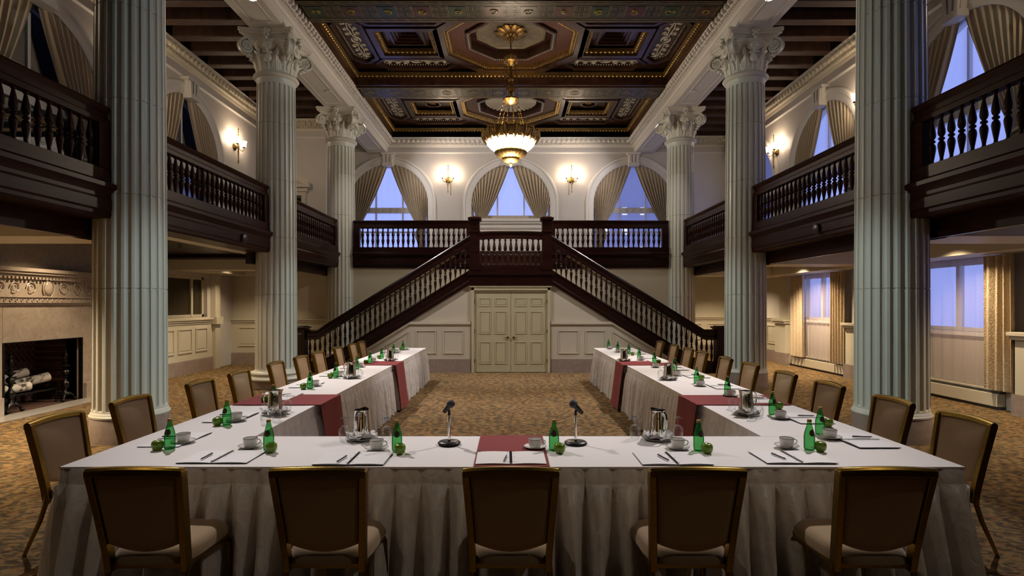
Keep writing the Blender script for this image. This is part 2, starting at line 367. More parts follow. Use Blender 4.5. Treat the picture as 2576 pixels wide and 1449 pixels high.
def wall(m, a0, a1, z0, z1, arches=(), rects=(), th=.35):
    """arches (centre, sill); rects (a0, a1, zs, zt, floor z of this storey, top z of this storey)"""
    mb = MB(); ZM = 3.3
    for lo, hi, ops in ((z0, ZM, [(r[0], r[1], r[2], r[3]) for r in rects]), (ZM, z1, [(c-AR, c+AR, s, None) for c, s in arches])):
        if hi <= lo: continue
        cur = a0
        for (b0, b1, s, t) in sorted(ops):
            mbox(mb, m, cur, b0, 0, th, lo, hi); mbox(mb, m, b0, b1, 0, th, lo, s); cur = b1
            if t is not None: mbox(mb, m, b0, b1, 0, th, t, hi)
            else:
                c = (b0+b1)/2; n = 28
                for i in range(n):
                    p, q = pi*i/n, pi*(i+1)/n
                    mpoly(mb, m, [(c+AR*cos(p), ASP+AR*sin(p)), (c+AR*cos(q), ASP+AR*sin(q)), (c+AR*cos(q), hi), (c+AR*cos(p), hi)], 0, th)
        mbox(mb, m, cur, a1, 0, th, lo, hi)
    return mb
ARCH_L = [(5.0, 3.6), (9.5, 3.6), (13.9, 3.6)]
ARCH_R = [(5.6, 3.6), (10.0, 3.6), (14.4, 3.6), (18.6, 3.6)]
ARCH_B = [(-4.54, 3.6), (0, 4.88), (4.54, 3.6)]
REC_L = [(8.40, 10.27, 0, 1.30), (13.1, 14.85, 1.40, 2.45)]
REC_R = [(5.2, 7.95, 1.22, 2.5), (9.2, 11.2, 1.25, 2.5), (13.6, 15.7, 1.32, 2.5)]
wall(mL, YF, YB, 0, 8.6, ARCH_L, REC_L).build('wall_left', M['wall'], kind='structure', smooth=0)
wall(mR, YF, YB, 0, 8.6, ARCH_R, REC_R).build('wall_right', M['wall'], kind='structure', smooth=0)
wall(mB, -XW, XW, 0, 8.6, ARCH_B).build('wall_back', M['wall'], kind='structure', smooth=0)
MB().box(-XW, XW, YF-.3, YF, 0, 8.6).build('wall_front', M['woodceil'], kind='structure', smooth=0)
fl = MB().box(-XW, XW, YF, YB, -.2, 0).build('floor', M['carpet'], kind='structure', smooth=0)
# left gallery end wall, nearer than the rear wall, with a pedimented doorway
mb = MB(); mb.box(-XW, -7.95, 18.8, YB, 3.3, 8.6); mb.box(-7.05, -6.25, 18.8, YB, 3.3, 8.6); mb.box(-7.95, -7.05, 18.8, YB, 5.4, 8.6); mb.box(-7.95, -7.05, 19.9, YB, 3.3, 5.4)
mb.build('wall_gallery_left', M['wall'], kind='structure', smooth=0)
dr = MB()
for (a, b) in ((-8.08, -7.95), (-7.05, -6.92)): dr.box(a, b, 18.72, 18.8, 3.3, 5.53)
dr.box(-7.95, -7.05, 18.72, 18.8, 5.4, 5.53); dr.box(-8.09, -6.86, 18.68, 18.8, 5.53, 5.66); dr.box(-8.09, -6.78, 18.6, 18.8, 5.66, 5.75)
def tri(mb, pts, y0, y1):
    n = len(pts); mb.add([(x, y0, z) for x, z in pts] + [(x, y1, z) for x, z in pts], [tuple(range(n)), tuple(reversed(range(n, 2*n)))] + [(i, n+i, n+(i+1) % n, (i+1) % n) for i in range(n)])
tri(dr, [(-6.78, 5.75), (-6.78, 5.84), (-7.5, 6.22), (-8.09, 5.92), (-8.09, 5.80), (-7.5, 6.10), (-6.95, 5.75)], 18.6, 18.8)
tri(dr, [(-6.95, 5.75), (-7.5, 6.10), (-8.0, 5.80), (-8.0, 5.75)], 18.74, 18.8)
d2 = dr.build('door_2', M['wall_lower'], kind='structure')
dl = MB().box(-7.95, -7.05, 19.3, 19.34, 3.3, 5.4).build('door_panel', M['door'], d2)
MB().box(-7.9, -7.1, 19.27, 19.3, 5.22, 5.4).build('transom', M['dkglass'], d2)

# lower walls under the galleries: rear of the nave, left aisle end, right aisle end
mb = MB().box(-4.6, 4.6, 16.1, 16.35, 0, 3.1); mb.build('wall_nave_lower', M['wall_lower'], kind='structure', smooth=0)
MB().box(-XW, -5.3, 16.2, 16.45, 0, 3.1).build('wall_aisle_left_end', M['wall_lower'], kind='structure', smooth=0)
MB().box(5.3, XW, 19.3, 19.5, 0, 3.1).build('wall_aisle_right_end', M['wall_lower'], kind='structure', smooth=0)

# ---- mouldings helper: profile swept straight
def run(mb, prof, p0, p1, out): return mb.sweep(prof, [p0, p1], [out, out])
def crown(mb, p0, p1, out, z0, z1, d=.28):
    h = z1 - z0
    run(mb, [(0, z0), (.03, z0), (.05, z0+.1*h), (.05, z0+.22*h), (.12, z0+.25*h), (.12, z0+.42*h), (.15, z0+.45*h), (.22, z0+.72*h), (d, z0+.76*h), (d, z0+.9*h), (d+.04, z1), (0, z1)], p0, p1, out)
    P0, P1, o = Vector(p0), Vector(p1), Vector(out); L = (P1-P0).length; t = (P1-P0)/L
    n = int(L/.085)
    for i in range(n):                      # dentils
        c = P0 + t*(i+.5)*L/n; a = c - t*.022 + o*.11; b = c + t*.022 + o*.155
        mb.box(a.x, b.x, a.y, b.y, z0+.25*h, z0+.42*h)
    n = int(L/.17)
    for i in range(n):                      # eggs
        c = P0 + t*(i+.5)*L/n + o*.215; mb.ell((c.x, c.y, z0+.6*h), (.05, .05, .075*h/.35), 9, 7)
# aisle cornices and the line moulding
mb = MB(); crown(mb, (-XW, 3, 0), (-XW, 18.8, 0), (1, 0, 0), 7.58, 7.93, .22); mb.build('trim_1', M['wall_lower'], kind='structure')
mb = MB(); crown(mb, (XW, 3, 0), (XW, YB, 0), (-1, 0, 0), 7.58, 7.93, .22); mb.build('trim_2', M['wall_lower'], kind='structure')
mb = MB(); crown(mb, (-XW, 18.8, 0), (-6.25, 18.8, 0), (0, -1, 0), 7.58, 7.93, .22); mb.build('trim_3', M['wall_lower'], kind='structure')
mb = MB(); crown(mb, (5.28, YB, 0), (XW, YB, 0), (0, -1, 0), 7.58, 7.93, .22); mb.build('trim_4', M['wall_lower'], kind='structure')
lm = MB(); pr = [(0, 0), (.02, 0), (.045, .03), (.045, .05), (0, .06)]; pz = lambda z: [(u, z+w) for u, w in pr]
run(lm, pz(7.34), (-XW, 3, 0), (-XW, 18.8, 0), (1, 0, 0)); run(lm, pz(7.34), (XW, 3, 0), (XW, YB, 0), (-1, 0, 0)); run(lm, pz(7.34), (-6.2, YB, 0), (XW, YB, 0), (0, -1, 0)); run(lm, pz(7.34), (-XW, 18.8, 0), (-6.25, 18.8, 0), (0, -1, 0))
lm.build('trim_5', M['white'], kind='structure')

# ---- arch casings (window_n) with keystones, sashes, panes
def casing(m, c, sill, idx, lite=True, zb=3.3):
    mb = MB(); n = 36
    prof = [(AR, .06), (AR, -.03), (AR+.05, -.05), (AR+.20, -.05), (AR+.23, -.08), (AO-.03, -.08), (AO, -.02), (AO, .06)]
    path = [(c+0*0, None)]
    pts = []
    for i in range(n+1):
        p = pi*i/n; pts.append((cos(p), sin(p)))
    rows = []
    def row(dx, dz, zoff):                  # a profile row at a direction
        return [m(c + r*dx, t, ASP + r*dz + zoff) for r, t in prof]
    allr = [row(1, 0, zb-ASP)] + [row(dx, dz, 0) for dx, dz in pts] + [row(-1, 0, zb-ASP)]
    k = len(prof); vs = [p for r in allr for p in r]
    fs = [(i*k+j, i*k+j+1, (i+1)*k+j+1, (i+1)*k+j) for i in range(len(allr)-1) for j in range(k-1)]
    mb.add(vs, fs)
    w = mb.build('window_%d' % idx, M['white'], kind='structure')
    ks = MB()
    kp = [(-.16, AR-.06), (.16, AR-.06), (.21, AO+.04), (-.21, AO+.04)]
    mpoly(ks, m, [(c+a, ASP+z) for a, z in kp], -.16, 0)
    for a in (-.11, 0, .11):
        mpoly(ks, m, [(c+a-.035, ASP+AR-.02), (c+a+.035, ASP+AR-.02), (c+a*1.3+.045, ASP+AO), (c+a*1.3-.045, ASP+AO)], -.21, -.15)
    mbox(ks, m, c-.19, c+.19, -.23, 0, ASP+AR-.1, ASP+AR+.03); mbox(ks, m, c-.25, c+.25, -.2, 0, ASP+AO+.02, ASP+AO+.09)
    ks.build('keystone', M['white'], w)
    fr = MB(); t0, t1 = .12, .18
    for a in (-AR+.0, AR-.08): mbox(fr, m, c+a, c+a+.08, t0, t1, sill, ASP)
    mbox(fr, m, c-AR, c+AR, t0-.03, t1, sill, sill+.09)
    if sill < 4: mbox(fr, m, c-AR, c+AR, t0-.04, t1+.02, 5.14, 5.34)
    for a in ((-.5, .5) if lite else (0,)): mbox(fr, m, c+a-.03, c+a+.03, t0, t1, sill, ASP+1.25)
    if sill < 4: mbox(fr, m, c-AR, c+AR, t0, t1, 4.4, 4.46)
    n = 20
    for i in range(n):
        p, q = pi*i/n, pi*(i+1)/n; r0 = AR-.09
        mpoly(fr, m, [(c+AR*cos(p), ASP+AR*sin(p)), (c+AR*cos(q), ASP+AR*sin(q)), (c+r0*cos(q), ASP+r0*sin(q)), (c+r0*cos(p), ASP+r0*sin(p))], t0, t1)
    fr.build('sash_frame', M['white'], w)
    g = MB(); pg = [(c+AR, sill), (c+AR, ASP)] + [(c+AR*cos(pi*i/n), ASP+AR*sin(pi*i/n)) for i in range(1, n)] + [(c-AR, ASP), (c-AR, sill)]
    mpoly(g, m, pg, .145, .15); g.build('window_pane', M['pane'], w, smooth=0)
    return w
wi = 0
for (m, L) in ((mB, ARCH_B), (mL, ARCH_L), (mR, ARCH_R)):
    for (c, s) in L: wi += 1; casing(m, c, s, wi, m is mB)
# sill panel under the central rear window
mb = MB(); mb.box(-1.42, 1.42, YB-.10, YB, 3.3, 4.88); mb.box(-1.5, 1.5, YB-.22, YB, 4.80, 4.90); mb.box(-1.46, 1.46, YB-.17, YB, 4.72, 4.80)
mb.box(-1.42, 1.42, YB-.14, YB, 4.42, 4.47); mb.box(-1.3, 1.3, YB-.13, YB, 3.4, 3.95)
for i in range(44): mb.box(-1.40+i*.064, -1.40+i*.064+.034, YB-.15, YB, 4.53, 4.60)
mb.build('trim_6', M['white'], kind='structure')
# lower windows
def lowwin(m, r, idx, dark=False):
    a0, a1, z0, z1 = r; fr = MB(); w = .07
    mbox(fr, m, a0, a1, .1, .17, z0, z0+w); mbox(fr, m, a0, a1, .1, .17, z1-w, z1); mbox(fr, m, a0, a0+w, .1, .17, z0, z1); mbox(fr, m, a1-w, a1, .1, .17, z0, z1)
    c = (a0+a1)/2 if not dark else a1-.55
    mbox(fr, m, c-.04, c+.04, .09, .18, z0, z1)
    mbox(fr, m, a0-.05, a1+.05, -.05, .1, z0-.07, z0)
    o = fr.build('window_%d' % idx, M['white'] if not dark else M['wall_lower'], kind='structure')
    g = MB(); mbox(g, m, a0, a1, .13, .135, z0, z1); g.build('window_pane', M['dkglass'] if dark else M['pane'], o, smooth=0)
wi += 1; lowwin(mL, REC_L[1], wi, True)
for r in REC_R: wi += 1; lowwin(mR, r, wi)

# ---- wainscot: marble base, field, panels, chair rail
def wains(m, a0, a1, k, side, panels, zt=1.28, base=True, fieldt=-.05):
    if base:
        b = MB(); mbox(b, m, a0, a1, -.085, 0, 0, .31); mbox(b, m, a0, a1, -.07, 0, .31, .335); b.build('baseboard_' + side, M['marble_base'], kind='structure', smooth=0)
    f = MB(); mbox(f, m, a0, a1, fieldt, 0, .335, zt-.05)
    mbox(f, m, a0, a1, fieldt-.02, 0, zt-.10, zt-.06); mbox(f, m, a0, a1, fieldt-.045, 0, zt-.05, zt); mbox(f, m, a0, a1, fieldt-.07, 0, zt, zt+.035)
    for (p0, p1) in panels:
        q0, q1 = .52, zt-.2
        for (x0, x1, y0, y1) in ((p0, p1, q0, q0+.035), (p0, p1, q1-.035, q1), (p0, p0+.035, q0+.036, q1-.036), (p1-.035, p1, q0+.036, q1-.036)):
            mbox(f, m, x0, x1, fieldt-.022, fieldt, y0, y1)
        mbox(f, m, p0+.07, p1-.07, fieldt-.01, fieldt, q0+.07, q1-.07)
    f.build('trim_%d' % k, M['wall_lower'], kind='structure', smooth=0)
wains(mL, 11.3, 15.0, 7, 'left', [(11.5, 12.4), (12.6, 13.3), (13.45, 14.05), (14.2, 14.75)], 1.33)
f = MB(); f.box(-XW, -XW+.14, 15.0, 15.25, 0, 2.56); f.box(-XW, -XW+.2, 14.95, 15.3, 1.2, 1.4); f.build('trim_8', M['wall_lower'], kind='structure', smooth=0)
mQ = lambda a, t, z: (a, 16.2 + t, z)
wains(mQ, -XW, -5.3, 9, 'left_end', [(-7.9, -7.1), (-6.9, -6.0)], 1.28)
mQ2 = lambda a, t, z: (a, 19.3 + t, z)
wains(mQ2, 5.3, XW, 10, 'right_end', [(5.5, 6.6), (6.8, 7.9)], 1.28)
for k, (a, b) in enumerate(((11.9, 13.0), (16.1, 17.6))):
    wains(mR, a, b, 11+k, 'right', [(a+.15, b-.15)], 1.30)
for k, (a, b) in enumerate(((17.6, 19.3), (13.0, 16.1), (8.8, 11.9), (5.0, 8.8))):
    if k == 0: wains(mR, a, b, 13, 'right', [(17.8, 19.1)], 1.30)
# pilasters on the right wall between windows
for k, a in enumerate((8.36, 12.76, 16.25)):
    f = MB(); f.box(XW-.24, XW, a-.32, a+.32, .33, 1.18); f.box(XW-.3, XW, a-.36, a+.36, 1.18, 1.24); f.box(XW-.33, XW, a-.38, a+.38, 1.24, 1.30); f.box(XW-.14, XW, a-.26, a+.26, 1.3, 2.6)
    f.build('trim_%d' % (14+k), M['wall_lower'], kind='structure', smooth=0, bevel=.006)
    MB().box(XW-.27, XW, a-.35, a+.35, 0, .33).build('baseboard_right', M['marble_base'], kind='structure', smooth=0)

# ---- nave beams over the columns, with cornices
for i, sx in enumerate((-1, 1)):
    mb = MB(); mb.box(sx*4.57, sx*5.28, YF, YB, 7.33, 8.3)
    for yy in (4.9, 9.4, 13.9, 18.4):
        for (x0, x1, y0, y1) in ((4.70, 4.72, -1.6, 1.6), (5.12, 5.14, -1.6, 1.6), (4.70, 5.14, -1.6, -1.58), (4.70, 5.14, 1.58, 1.6)):
            mb.box(sx*x0, sx*x1, yy+y0, yy+y1, 7.315, 7.33)
    mb.build('beam_left' if i == 0 else 'beam_right', M['white'], kind='structure', smooth=0)
    mb = MB(); crown(mb, (sx*4.57, 3.5, 0), (sx*4.57, YB, 0), (-sx, 0, 0), 7.56, 7.88, .17); mb.build('trim_%d' % (17+i), M['white'], kind='structure')
mb = MB(); crown(mb, (-4.57, YB, 0), (4.57, YB, 0), (0, -1, 0), 7.56, 7.88, .22); mb.build('trim_19', M['white'], kind='structure')
# frieze edge on rear wall up to the aisle soffit
# ---- aisle ceilings: walnut joists
for i, sx in enumerate((-1, 1)):
    MB().box(sx*5.28, sx*XW, YF, YB, 8.22, 8.6).build('ceiling_aisle_left' if i == 0 else 'ceiling_aisle_right', M['wood_h'], kind='structure', smooth=0)
    j = MB(); s_ = MB(); y = 5.32
    while y < 20.5:
        j.box(sx*5.28, sx*XW, y, y+.26, 7.93, 8.22); s_.box(sx*5.28, sx*XW, y+.47, y+.53, 8.12, 8.22)
        y += .755
    o = j.build('ceiling_joists_left' if i == 0 else 'ceiling_joists_right', M['woodlt'], kind='structure', smooth=0, bevel=.02)
    s_.build('rib', M['woodlt'], o, smooth=0)

# ---- the coffered nave ceiling
def octa(cx, cy_, w, h, c=None):
    c = c if c is not None else .585*min(w, h)/1
    return [(cx-w+c, cy_-h), (cx+w-c, cy_-h), (cx+w, cy_-h+c), (cx+w, cy_+h-c), (cx+w-c, cy_+h), (cx-w+c, cy_+h), (cx-w, cy_+h-c), (cx-w, cy_-h+c)]
MB().box(-4.57, 4.57, YF, YB, 8.75, 8.9).build('ceiling', M['woodceil'], kind='structure', smooth=0)
def bumps(mb, p0, p1, z, sp=.085, r=(.03, .03, .03)):
    P0, P1 = Vector((*p0, z)), Vector((*p1, z)); L = (P1-P0).length; n = max(2, int(L/sp))
    for i in range(n): c = P0.lerp(P1, (i+.5)/n); mb.ell(tuple(c), r, 7, 5)
def scroll(cx, cy_, sx, sy, turns=1.6, r=.16, n=22):
    out = []
    for i in range(n+1):
        t = i/n; a = t*turns*2*pi; q = r*(1-.8*t); out.append((cx+sx*(q*cos(a)-r), cy_+sy*q*sin(a), 0))
    return out
ara = MB()                                  # silver arabesque, long axis x, half length 1
for sx in (-1, 1):
    for sy in (-1, 1):
        for (c, r, tn) in ((.36, .085, 1.5), (.58, .075, 1.5), (.80, .055, 1.4)):
            ara.tube(scroll(sx*(c+.02), sy*.10, sx, sy, tn, r), [.017]*23, 4)
            ara.ell((sx*(c+.05), sy*.04, 0), (.05, .018, .01), 6, 4); ara.ell((sx*(c-.04), sy*.16, 0), (.035, .03, .01), 6, 4)
        ara.tube([(sx*.18, sy*.02, 0), (sx*.5, sy*.05, 0), (sx*.9, sy*.01, 0)], .014, 4)
    for a in range(-3, 4): ara.tube([(sx*.86, 0, 0), (sx*(.86+.14*cos(a*.4)), .17*sin(a*.4), 0)], [.02, .006], 4)
rg = [(.15*cos(2*pi*k/16), .11*sin(2*pi*k/16), 0) for k in range(16)]; ara.tube(rg, .022, 4, closed=True); ara.ell((0, 0, 0), (.09, .065, .012), 10, 4)
ara_me = ara.mesh('arabesque', M['silver'])
def coffer(cy_, y0, y1, variant, idx):
    z = 8.2
    root = MB()
    # side and end faces, flat field
    for sx in (-1, 1): root.box(sx*4.36, sx*4.57, y0, y1, 7.88, 8.75)
    root.box(-4.36, 4.36, y0, y0+.10, 7.88, 8.75); root.box(-4.36, 4.36, y1-.10, y1, 7.88, 8.75)
    Y0, Y1 = y0+.10, y1-.10
    fld = 8.33
    # ribs
    def ring(outer, inner, a=z, b=8.75): root.polyring(outer, inner, a, b)
    O = lambda w: octa(0, cy_, w, w*.955, .585*w)
    ring(O(1.86), O(1.62)); ring(O(1.10), O(1.0), 8.27)
    def rect(cx, c, w, h): return [(cx-w, c-h), (cx+w, c-h), (cx+w, c+h), (cx-w, c+h)]
    for sx in (-1, 1):
        cx = sx*2.58
        ring(rect(cx, cy_, .84, .78), rect(cx, cy_, .70, .64))
        for sy in (-1, 1):
            c2 = cy_+sy*1.20; ring(octa(sx*2.55, c2, 1.12, .34, .30), octa(sx*2.55, c2, 1.02, .26, .25), 8.22)
        ring(octa(sx*3.86, cy_, .38, 1.20, .30), octa(sx*3.86, cy_, .29, 1.08, .25), 8.22)
        root.box(cx-.84, cx+.84, cy_-1.62, cy_-1.54, 8.22, 8.75); root.box(cx-.84, cx+.84, cy_+1.54, cy_+1.62, 8.22, 8.75)
    # field plate above the ribs, with openings only for the deep coffers
    bx = [-4.36, -3.28, -1.88, 1.88, 3.28, 4.36]
    for i in range(5):
        x0, x1 = bx[i], bx[i+1]
        if i in (1, 3):
            root.box(x0, x1, Y0, cy_-.64, fld, 8.75); root.box(x0, x1, cy_+.64, Y1, fld, 8.75)
        elif i == 2:
            root.box(x0, x1, Y0, cy_-1.5, fld, 8.75); root.box(x0, x1, cy_+1.5, Y1, fld, 8.75)
            for sx in (-1, 1):
                for sy in (-1, 1): root.poly([(sx*.72, cy_+sy*1.52), (sx*1.88, cy_+sy*.5), (sx*1.88, cy_+sy*1.52)], fld, 8.75)
        else: root.box(x0, x1, Y0, Y1, fld, 8.75)
    o = root.build('ceiling_coffer', M['woodceil'], kind='structure', smooth=0)
    g = MB()
    for sx in (-1, 1):
        g.box(sx*4.36, sx*4.24, Y0, Y1, 8.10, 8.20); bumps(g, (sx*4.29, Y0), (sx*4.29, Y1), 8.11, .11, (.045, .042, .04))
    for (a, b) in ((Y0, Y0+.12), (Y1-.12, Y1)):
        g.box(-4.24, 4.24, a, b, 8.10, 8.20); bumps(g, (-4.24, (a+b)/2), (4.24, (a+b)/2), 8.11, .11, (.042, .045, .04))
    P, Q = O(1.62), O(1.50); g.polyring(P, Q, 8.24, 8.34); R_ = O(1.555)
    for i in range(8): bumps(g, R_[i], R_[(i+1) % 8], 8.245, .075, (.026, .026, .03))
    for sx in (-1, 1):
        cx = sx*2.58; g.polyring(rect(cx, cy_, .70, .64), rect(cx, cy_, .60, .54), 8.27, 8.36); R_ = rect(cx, cy_, .65, .59)
        for i in range(4): bumps(g, R_[i], R_[(i+1) % 4], 8.275, .11, (.045, .045, .035))
    g.build('gilded_moulding', M['gold'], o)
    b = MB(); R_ = O(1.05)
    for i in range(8): bumps(b, R_[i], R_[(i+1) % 8], 8.265, .05, (.016, .016, .02))
    for sx in (-1, 1):
        for pts in (octa(sx*2.55, cy_-1.2, .97, .22, .22), octa(sx*2.55, cy_+1.2, .97, .22, .22), octa(sx*3.86, cy_, .25, 1.03, .22)):
            for i in range(8): bumps(b, pts[i], pts[(i+1) % 8], 8.31, .07, (.018, .018, .02))
    b.build('bead_row', M['silver'], o)
    mr = MB(); mr.polyring(O(1.50), O(1.10), 8.34, 8.37); mr.build('inlay_band', M['marble_red'], o, smooth=0)
    # central panel
    cp = MB(); cp.poly(O(1.0), 8.50, 8.6); cp.build('centre_panel', M['woodceil'], o, smooth=0)
    c3 = MB()
    if variant == 0:
        c3.poly(O(.86), 8.47, 8.5); c3.build('painted_octagon', M['palepanel'], o, smooth=0)
        l = MB()
        for i in range(8):
            a = pi/8+pi*i/4; l.tube([(.3*cos(a), cy_+.3*sin(a), 8.468), (.82*cos(a), cy_+.8*sin(a), 8.468)], .006, 4)
        Pp = O(.80); l.tube([(x, y, 8.468) for x, y in Pp], .008, 4, closed=True)
        for i in range(8):
            a = pi*i/4; l.tube([(.56*cos(a)+.12*cos(t*pi/5), cy_+.54*sin(a)+.12*sin(t*pi/5), 8.468) for t in range(10)], .005, 4, closed=True)
        l.build('painted_lines', M['paint_line'], o)
    else:
        for i in range(32):
            a = 2*pi*i/32; rr = .84; c3.tube([(.12*cos(a), cy_+.12*sin(a), 8.47), (rr*cos(a), cy_+rr*sin(a), 8.47)], [.012, .075], 8)
        c3.build('fluted_shell', M['silver'], o)
    if variant < 2:
        for sx in (-1, 1):
            cx = sx*2.58
            if variant == 0:
                st = MB()
                for q in range(6):
                    w0, w1 = .40-.06*q, .345-.06*q; st.polyring(rect(cx, cy_, w0+.02, w0), rect(cx, cy_, w1+.02, w1), 8.36+.055*q, 8.44+.055*q)
                st.polyring(rect(cx, cy_, .60, .54), rect(cx, cy_, .42, .40), 8.42, 8.5); st.poly(rect(cx, cy_, .1, .08), 8.72, 8.74); st.build('stepped_recess', M['woodceil'], o, smooth=0)
            else:
                st = MB(); st.poly(rect(cx, cy_, .62, .58), 8.44, 8.5); st.polyring(octa(cx, cy_, .26, .26, .15), octa(cx, cy_, .21, .21, .12), 8.36, 8.46); st.build('square_panel', M['woodceil'], o, smooth=0)
                md = MB()
                for q in range(14): md.ell((cx+random.uniform(-.13, .13), cy_+random.uniform(-.1, .1), 8.42), (.05, .022, .03), 6, 4, None)
                md.build('gilded_medallion', M['gold'], o)
            for (x, y, rz, s1) in ((sx*2.55, cy_-1.2, 0, 1.0), (sx*2.55, cy_+1.2, 0, 1.0), (sx*3.86, cy_, pi/2, 1.05)):
                a = bpy.data.objects.new('arabesque', ara_me); COL.objects.link(a); a.parent = o; a.location = (x, y, 8.325); a.rotation_euler = (0, 0, rz); a.scale = (.98*s1, .98, 1)
    return o
coffer(13.85, 12.05, 15.70, 0, 1); coffer(18.45, 16.50, 20.60, 1, 2); coffer(9.3, 7.55, 11.20, 2, 3)
MB().box(-4.57, 4.57, 20.5, 20.7, 7.88, 8.75).box(-4.57, 4.57, YF, 6.75, 8.2, 8.75).build('ceiling_edge', M['woodceil'], kind='structure', smooth=0)
# painted cross beams
def painted_beam(y0, y1, figures, nm):
    yc = (y0+y1)/2; o = MB().box(-4.57, 4.57, y0, y1, 7.86, 8.75).build(nm, M['woodceil'], kind='structure', smooth=0)
    MB().box(-4.5, 4.5, y0+.03, y1-.03, 7.85, 7.86).build('painted_soffit', M['paint_dark'], o, smooth=0)
    ln = MB()
    for yy in (y0+.035, y0+.115, y1-.115, y1-.035): ln.box(-4.5, 4.5, yy-.006, yy+.006, 7.845, 7.851)
    for xx in (-4.47, -4.38, 4.38, 4.47): ln.box(xx-.006, xx+.006, y0+.04, y1-.04, 7.845, 7.851)
    for i in range(34):
        x = -4.3+i*.26
        for yy, s in ((y0+.075, 1), (y1-.075, 1)): ln.tube([(x-.05, yy-.03*s, 7.848), (x+.05, yy+.03*s, 7.848)], .006, 4)
    sq = [MB(), MB()]; fg = MB(); n = 12; sp = 8.9/n
    for i in range(n):
        x = -4.45+sp*(i+.5); w = .17
        sq[i % 2].box(x-w, x+w, yc-.19, yc+.19, 7.844, 7.85) if figures else None
        for e in (-1, 1): ln.box(x+e*(w+.025)-.004, x+e*(w+.025)+.004, yc-.22, yc+.22, 7.845, 7.851)
        if figures:
            rr = random.Random(i)
            for q in range(6):
                a0 = rr.uniform(0, 6.28); r0 = rr.uniform(.03, .10); p = [(x+r0*cos(a0+t*.7)*1.0, yc+r0*sin(a0+t*.7), 7.843) for t in range(4)]
                fg.tube(p, [.014, .026, .018, .006], 5)
        else:
            fg.tube([(x+.12*cos(t*pi/8), yc+.14*sin(t*pi/8), 7.847) for t in range(16)], .008, 4, closed=True)
            for q in range(5): a = q*2*pi/5; fg.ell((x+.05*cos(a), yc+.06*sin(a), 7.847), (.03, .03, .006), 6, 3)
        # key pattern to the right of each panel
        kx = x+sp/2; k = sp/2-w-.06
        for sx in (-1, 1):
            for sy in (-1, 1):
                pts = [(0.02, .2), (k, .2), (k, .04), (.05, .04), (.05, .15), (k*.7, .15), (k*.7, .09), (.09, .09)]
                for a, b in zip(pts, pts[1:]):
                    X0, X1 = kx+sx*a[0], kx+sx*b[0]; Y0_, Y1_ = yc+sy*a[1], yc+sy*b[1]
                    if abs(X1) < 4.35: ln.box(min(X0, X1)-.004, max(X0, X1)+.004, min(Y0_, Y1_)-.004, max(Y0_, Y1_)+.004, 7.846, 7.851)
    ln.build('painted_key_pattern', M['paint_line'], o, smooth=0)
    if figures:
        sq[0].build('green_square', M['paint_green'], o, smooth=0); sq[1].build('red_square', M['paint_red'], o, smooth=0)
    fg.build('painted_figure', M['paint_yellow'] if figures else M['paint_line'], o)
painted_beam(11.20, 12.05, True, 'beam_cross'); painted_beam(15.70, 16.50, False, 'beam_cross'); painted_beam(6.75, 7.55, True, 'beam_cross')

# ------------------------------------------------------------------ galleries: floors, fascias, lower ceilings
for i, sx in enumerate((-1, 1)):
    side = 'left' if i == 0 else 'right'
    MB().box(sx*4.98, sx*XW, YF, YB, 2.95, 3.3).build('floor_gallery_' + side, M['wood_h'], kind='structure', smooth=0)
    lc = MB()
    if sx > 0: lc.box(7.45, XW, YF, 19.3, 2.55, 2.95)
    else: lc.box(-XW, -7.45, YF, 7.6, 2.55, 2.95); lc.box(-XW, -7.45, 13.2, 16.2, 2.55, 2.95)
    for (a, b) in ((2.3, 3.2), (6.75, 7.6), (11.4, 12.25) if sx > 0 else (13.2, 13.9), (15.9, 16.7) if sx > 0 else (15.6, 16.2)): lc.box(sx*5.31, sx*7.45, a, b, 2.56, 2.95)
    if sx > 0: lc.box(sx*5.3, sx*7.45, YF, 19.3, 2.88, 2.95)
    else: lc.box(sx*5.3, sx*7.45, YF, 7.6, 2.88, 2.95); lc.box(-7.45, -5.3, 13.8, 16.2, 2.88, 2.95)
    lc.build('ceiling_lower_' + side, M['wall_lower'], kind='structure', smooth=0)
pc = MB().box(-XW, -5.31, 7.6, 13.2, 2.86, 2.95); 
for (a, b) in ((8.2, 8.35), (12.55, 12.7), (12.9, 12.96)): pc.box(-XW, -5.31, a, b, 2.78, 2.86)
MB().box(-5.62, -5.36, 7.62, 13.2, 2.79, 2.86).build('trim_21', M['wall_lower'], kind='structure', smooth=0)
pc.build('ceiling_panelled', M['wood'], kind='structure', smooth=0)
MB().box(-4.98, 4.98, 16.35, YB, 2.95, 3.3).build('floor_gallery_rear', M['wood_h'], kind='structure', smooth=0)
FAS = [(-.30, 2.56), (-.30, 2.56), (-.33, 2.56), (-.33, 2.79), (.0, 2.79), (.02, 2.82), (.02, 2.86), (.045, 2.88), (.045, 3.0), (.03, 3.03), (.03, 3.07), (.07, 3.13), (.09, 3.15), (.09, 3.20), (.05, 3.22), (.02, 3.24), (.02, 3.38), (-.14, 3.38), (-.14, 3.3), (-.40, 3.3), (-.40, 2.56)]
FAS = FAS[2:]
FAS2 = [(-.40, 2.79)] + [p for p in FAS if p[1] > 2.78 and p != (-.33, 2.79)]
def fascia(p0, p1, out, nm, deep=True):
    mb = MB(); run(mb, FAS if deep else FAS2, p0, p1, out); return mb.build(nm, M['wood' if 'rear' in nm else 'wood_g'], kind='structure', smooth=20)
BAYS = [(3.2, 6.87), (7.62, 11.37), (12.12, 15.87)]
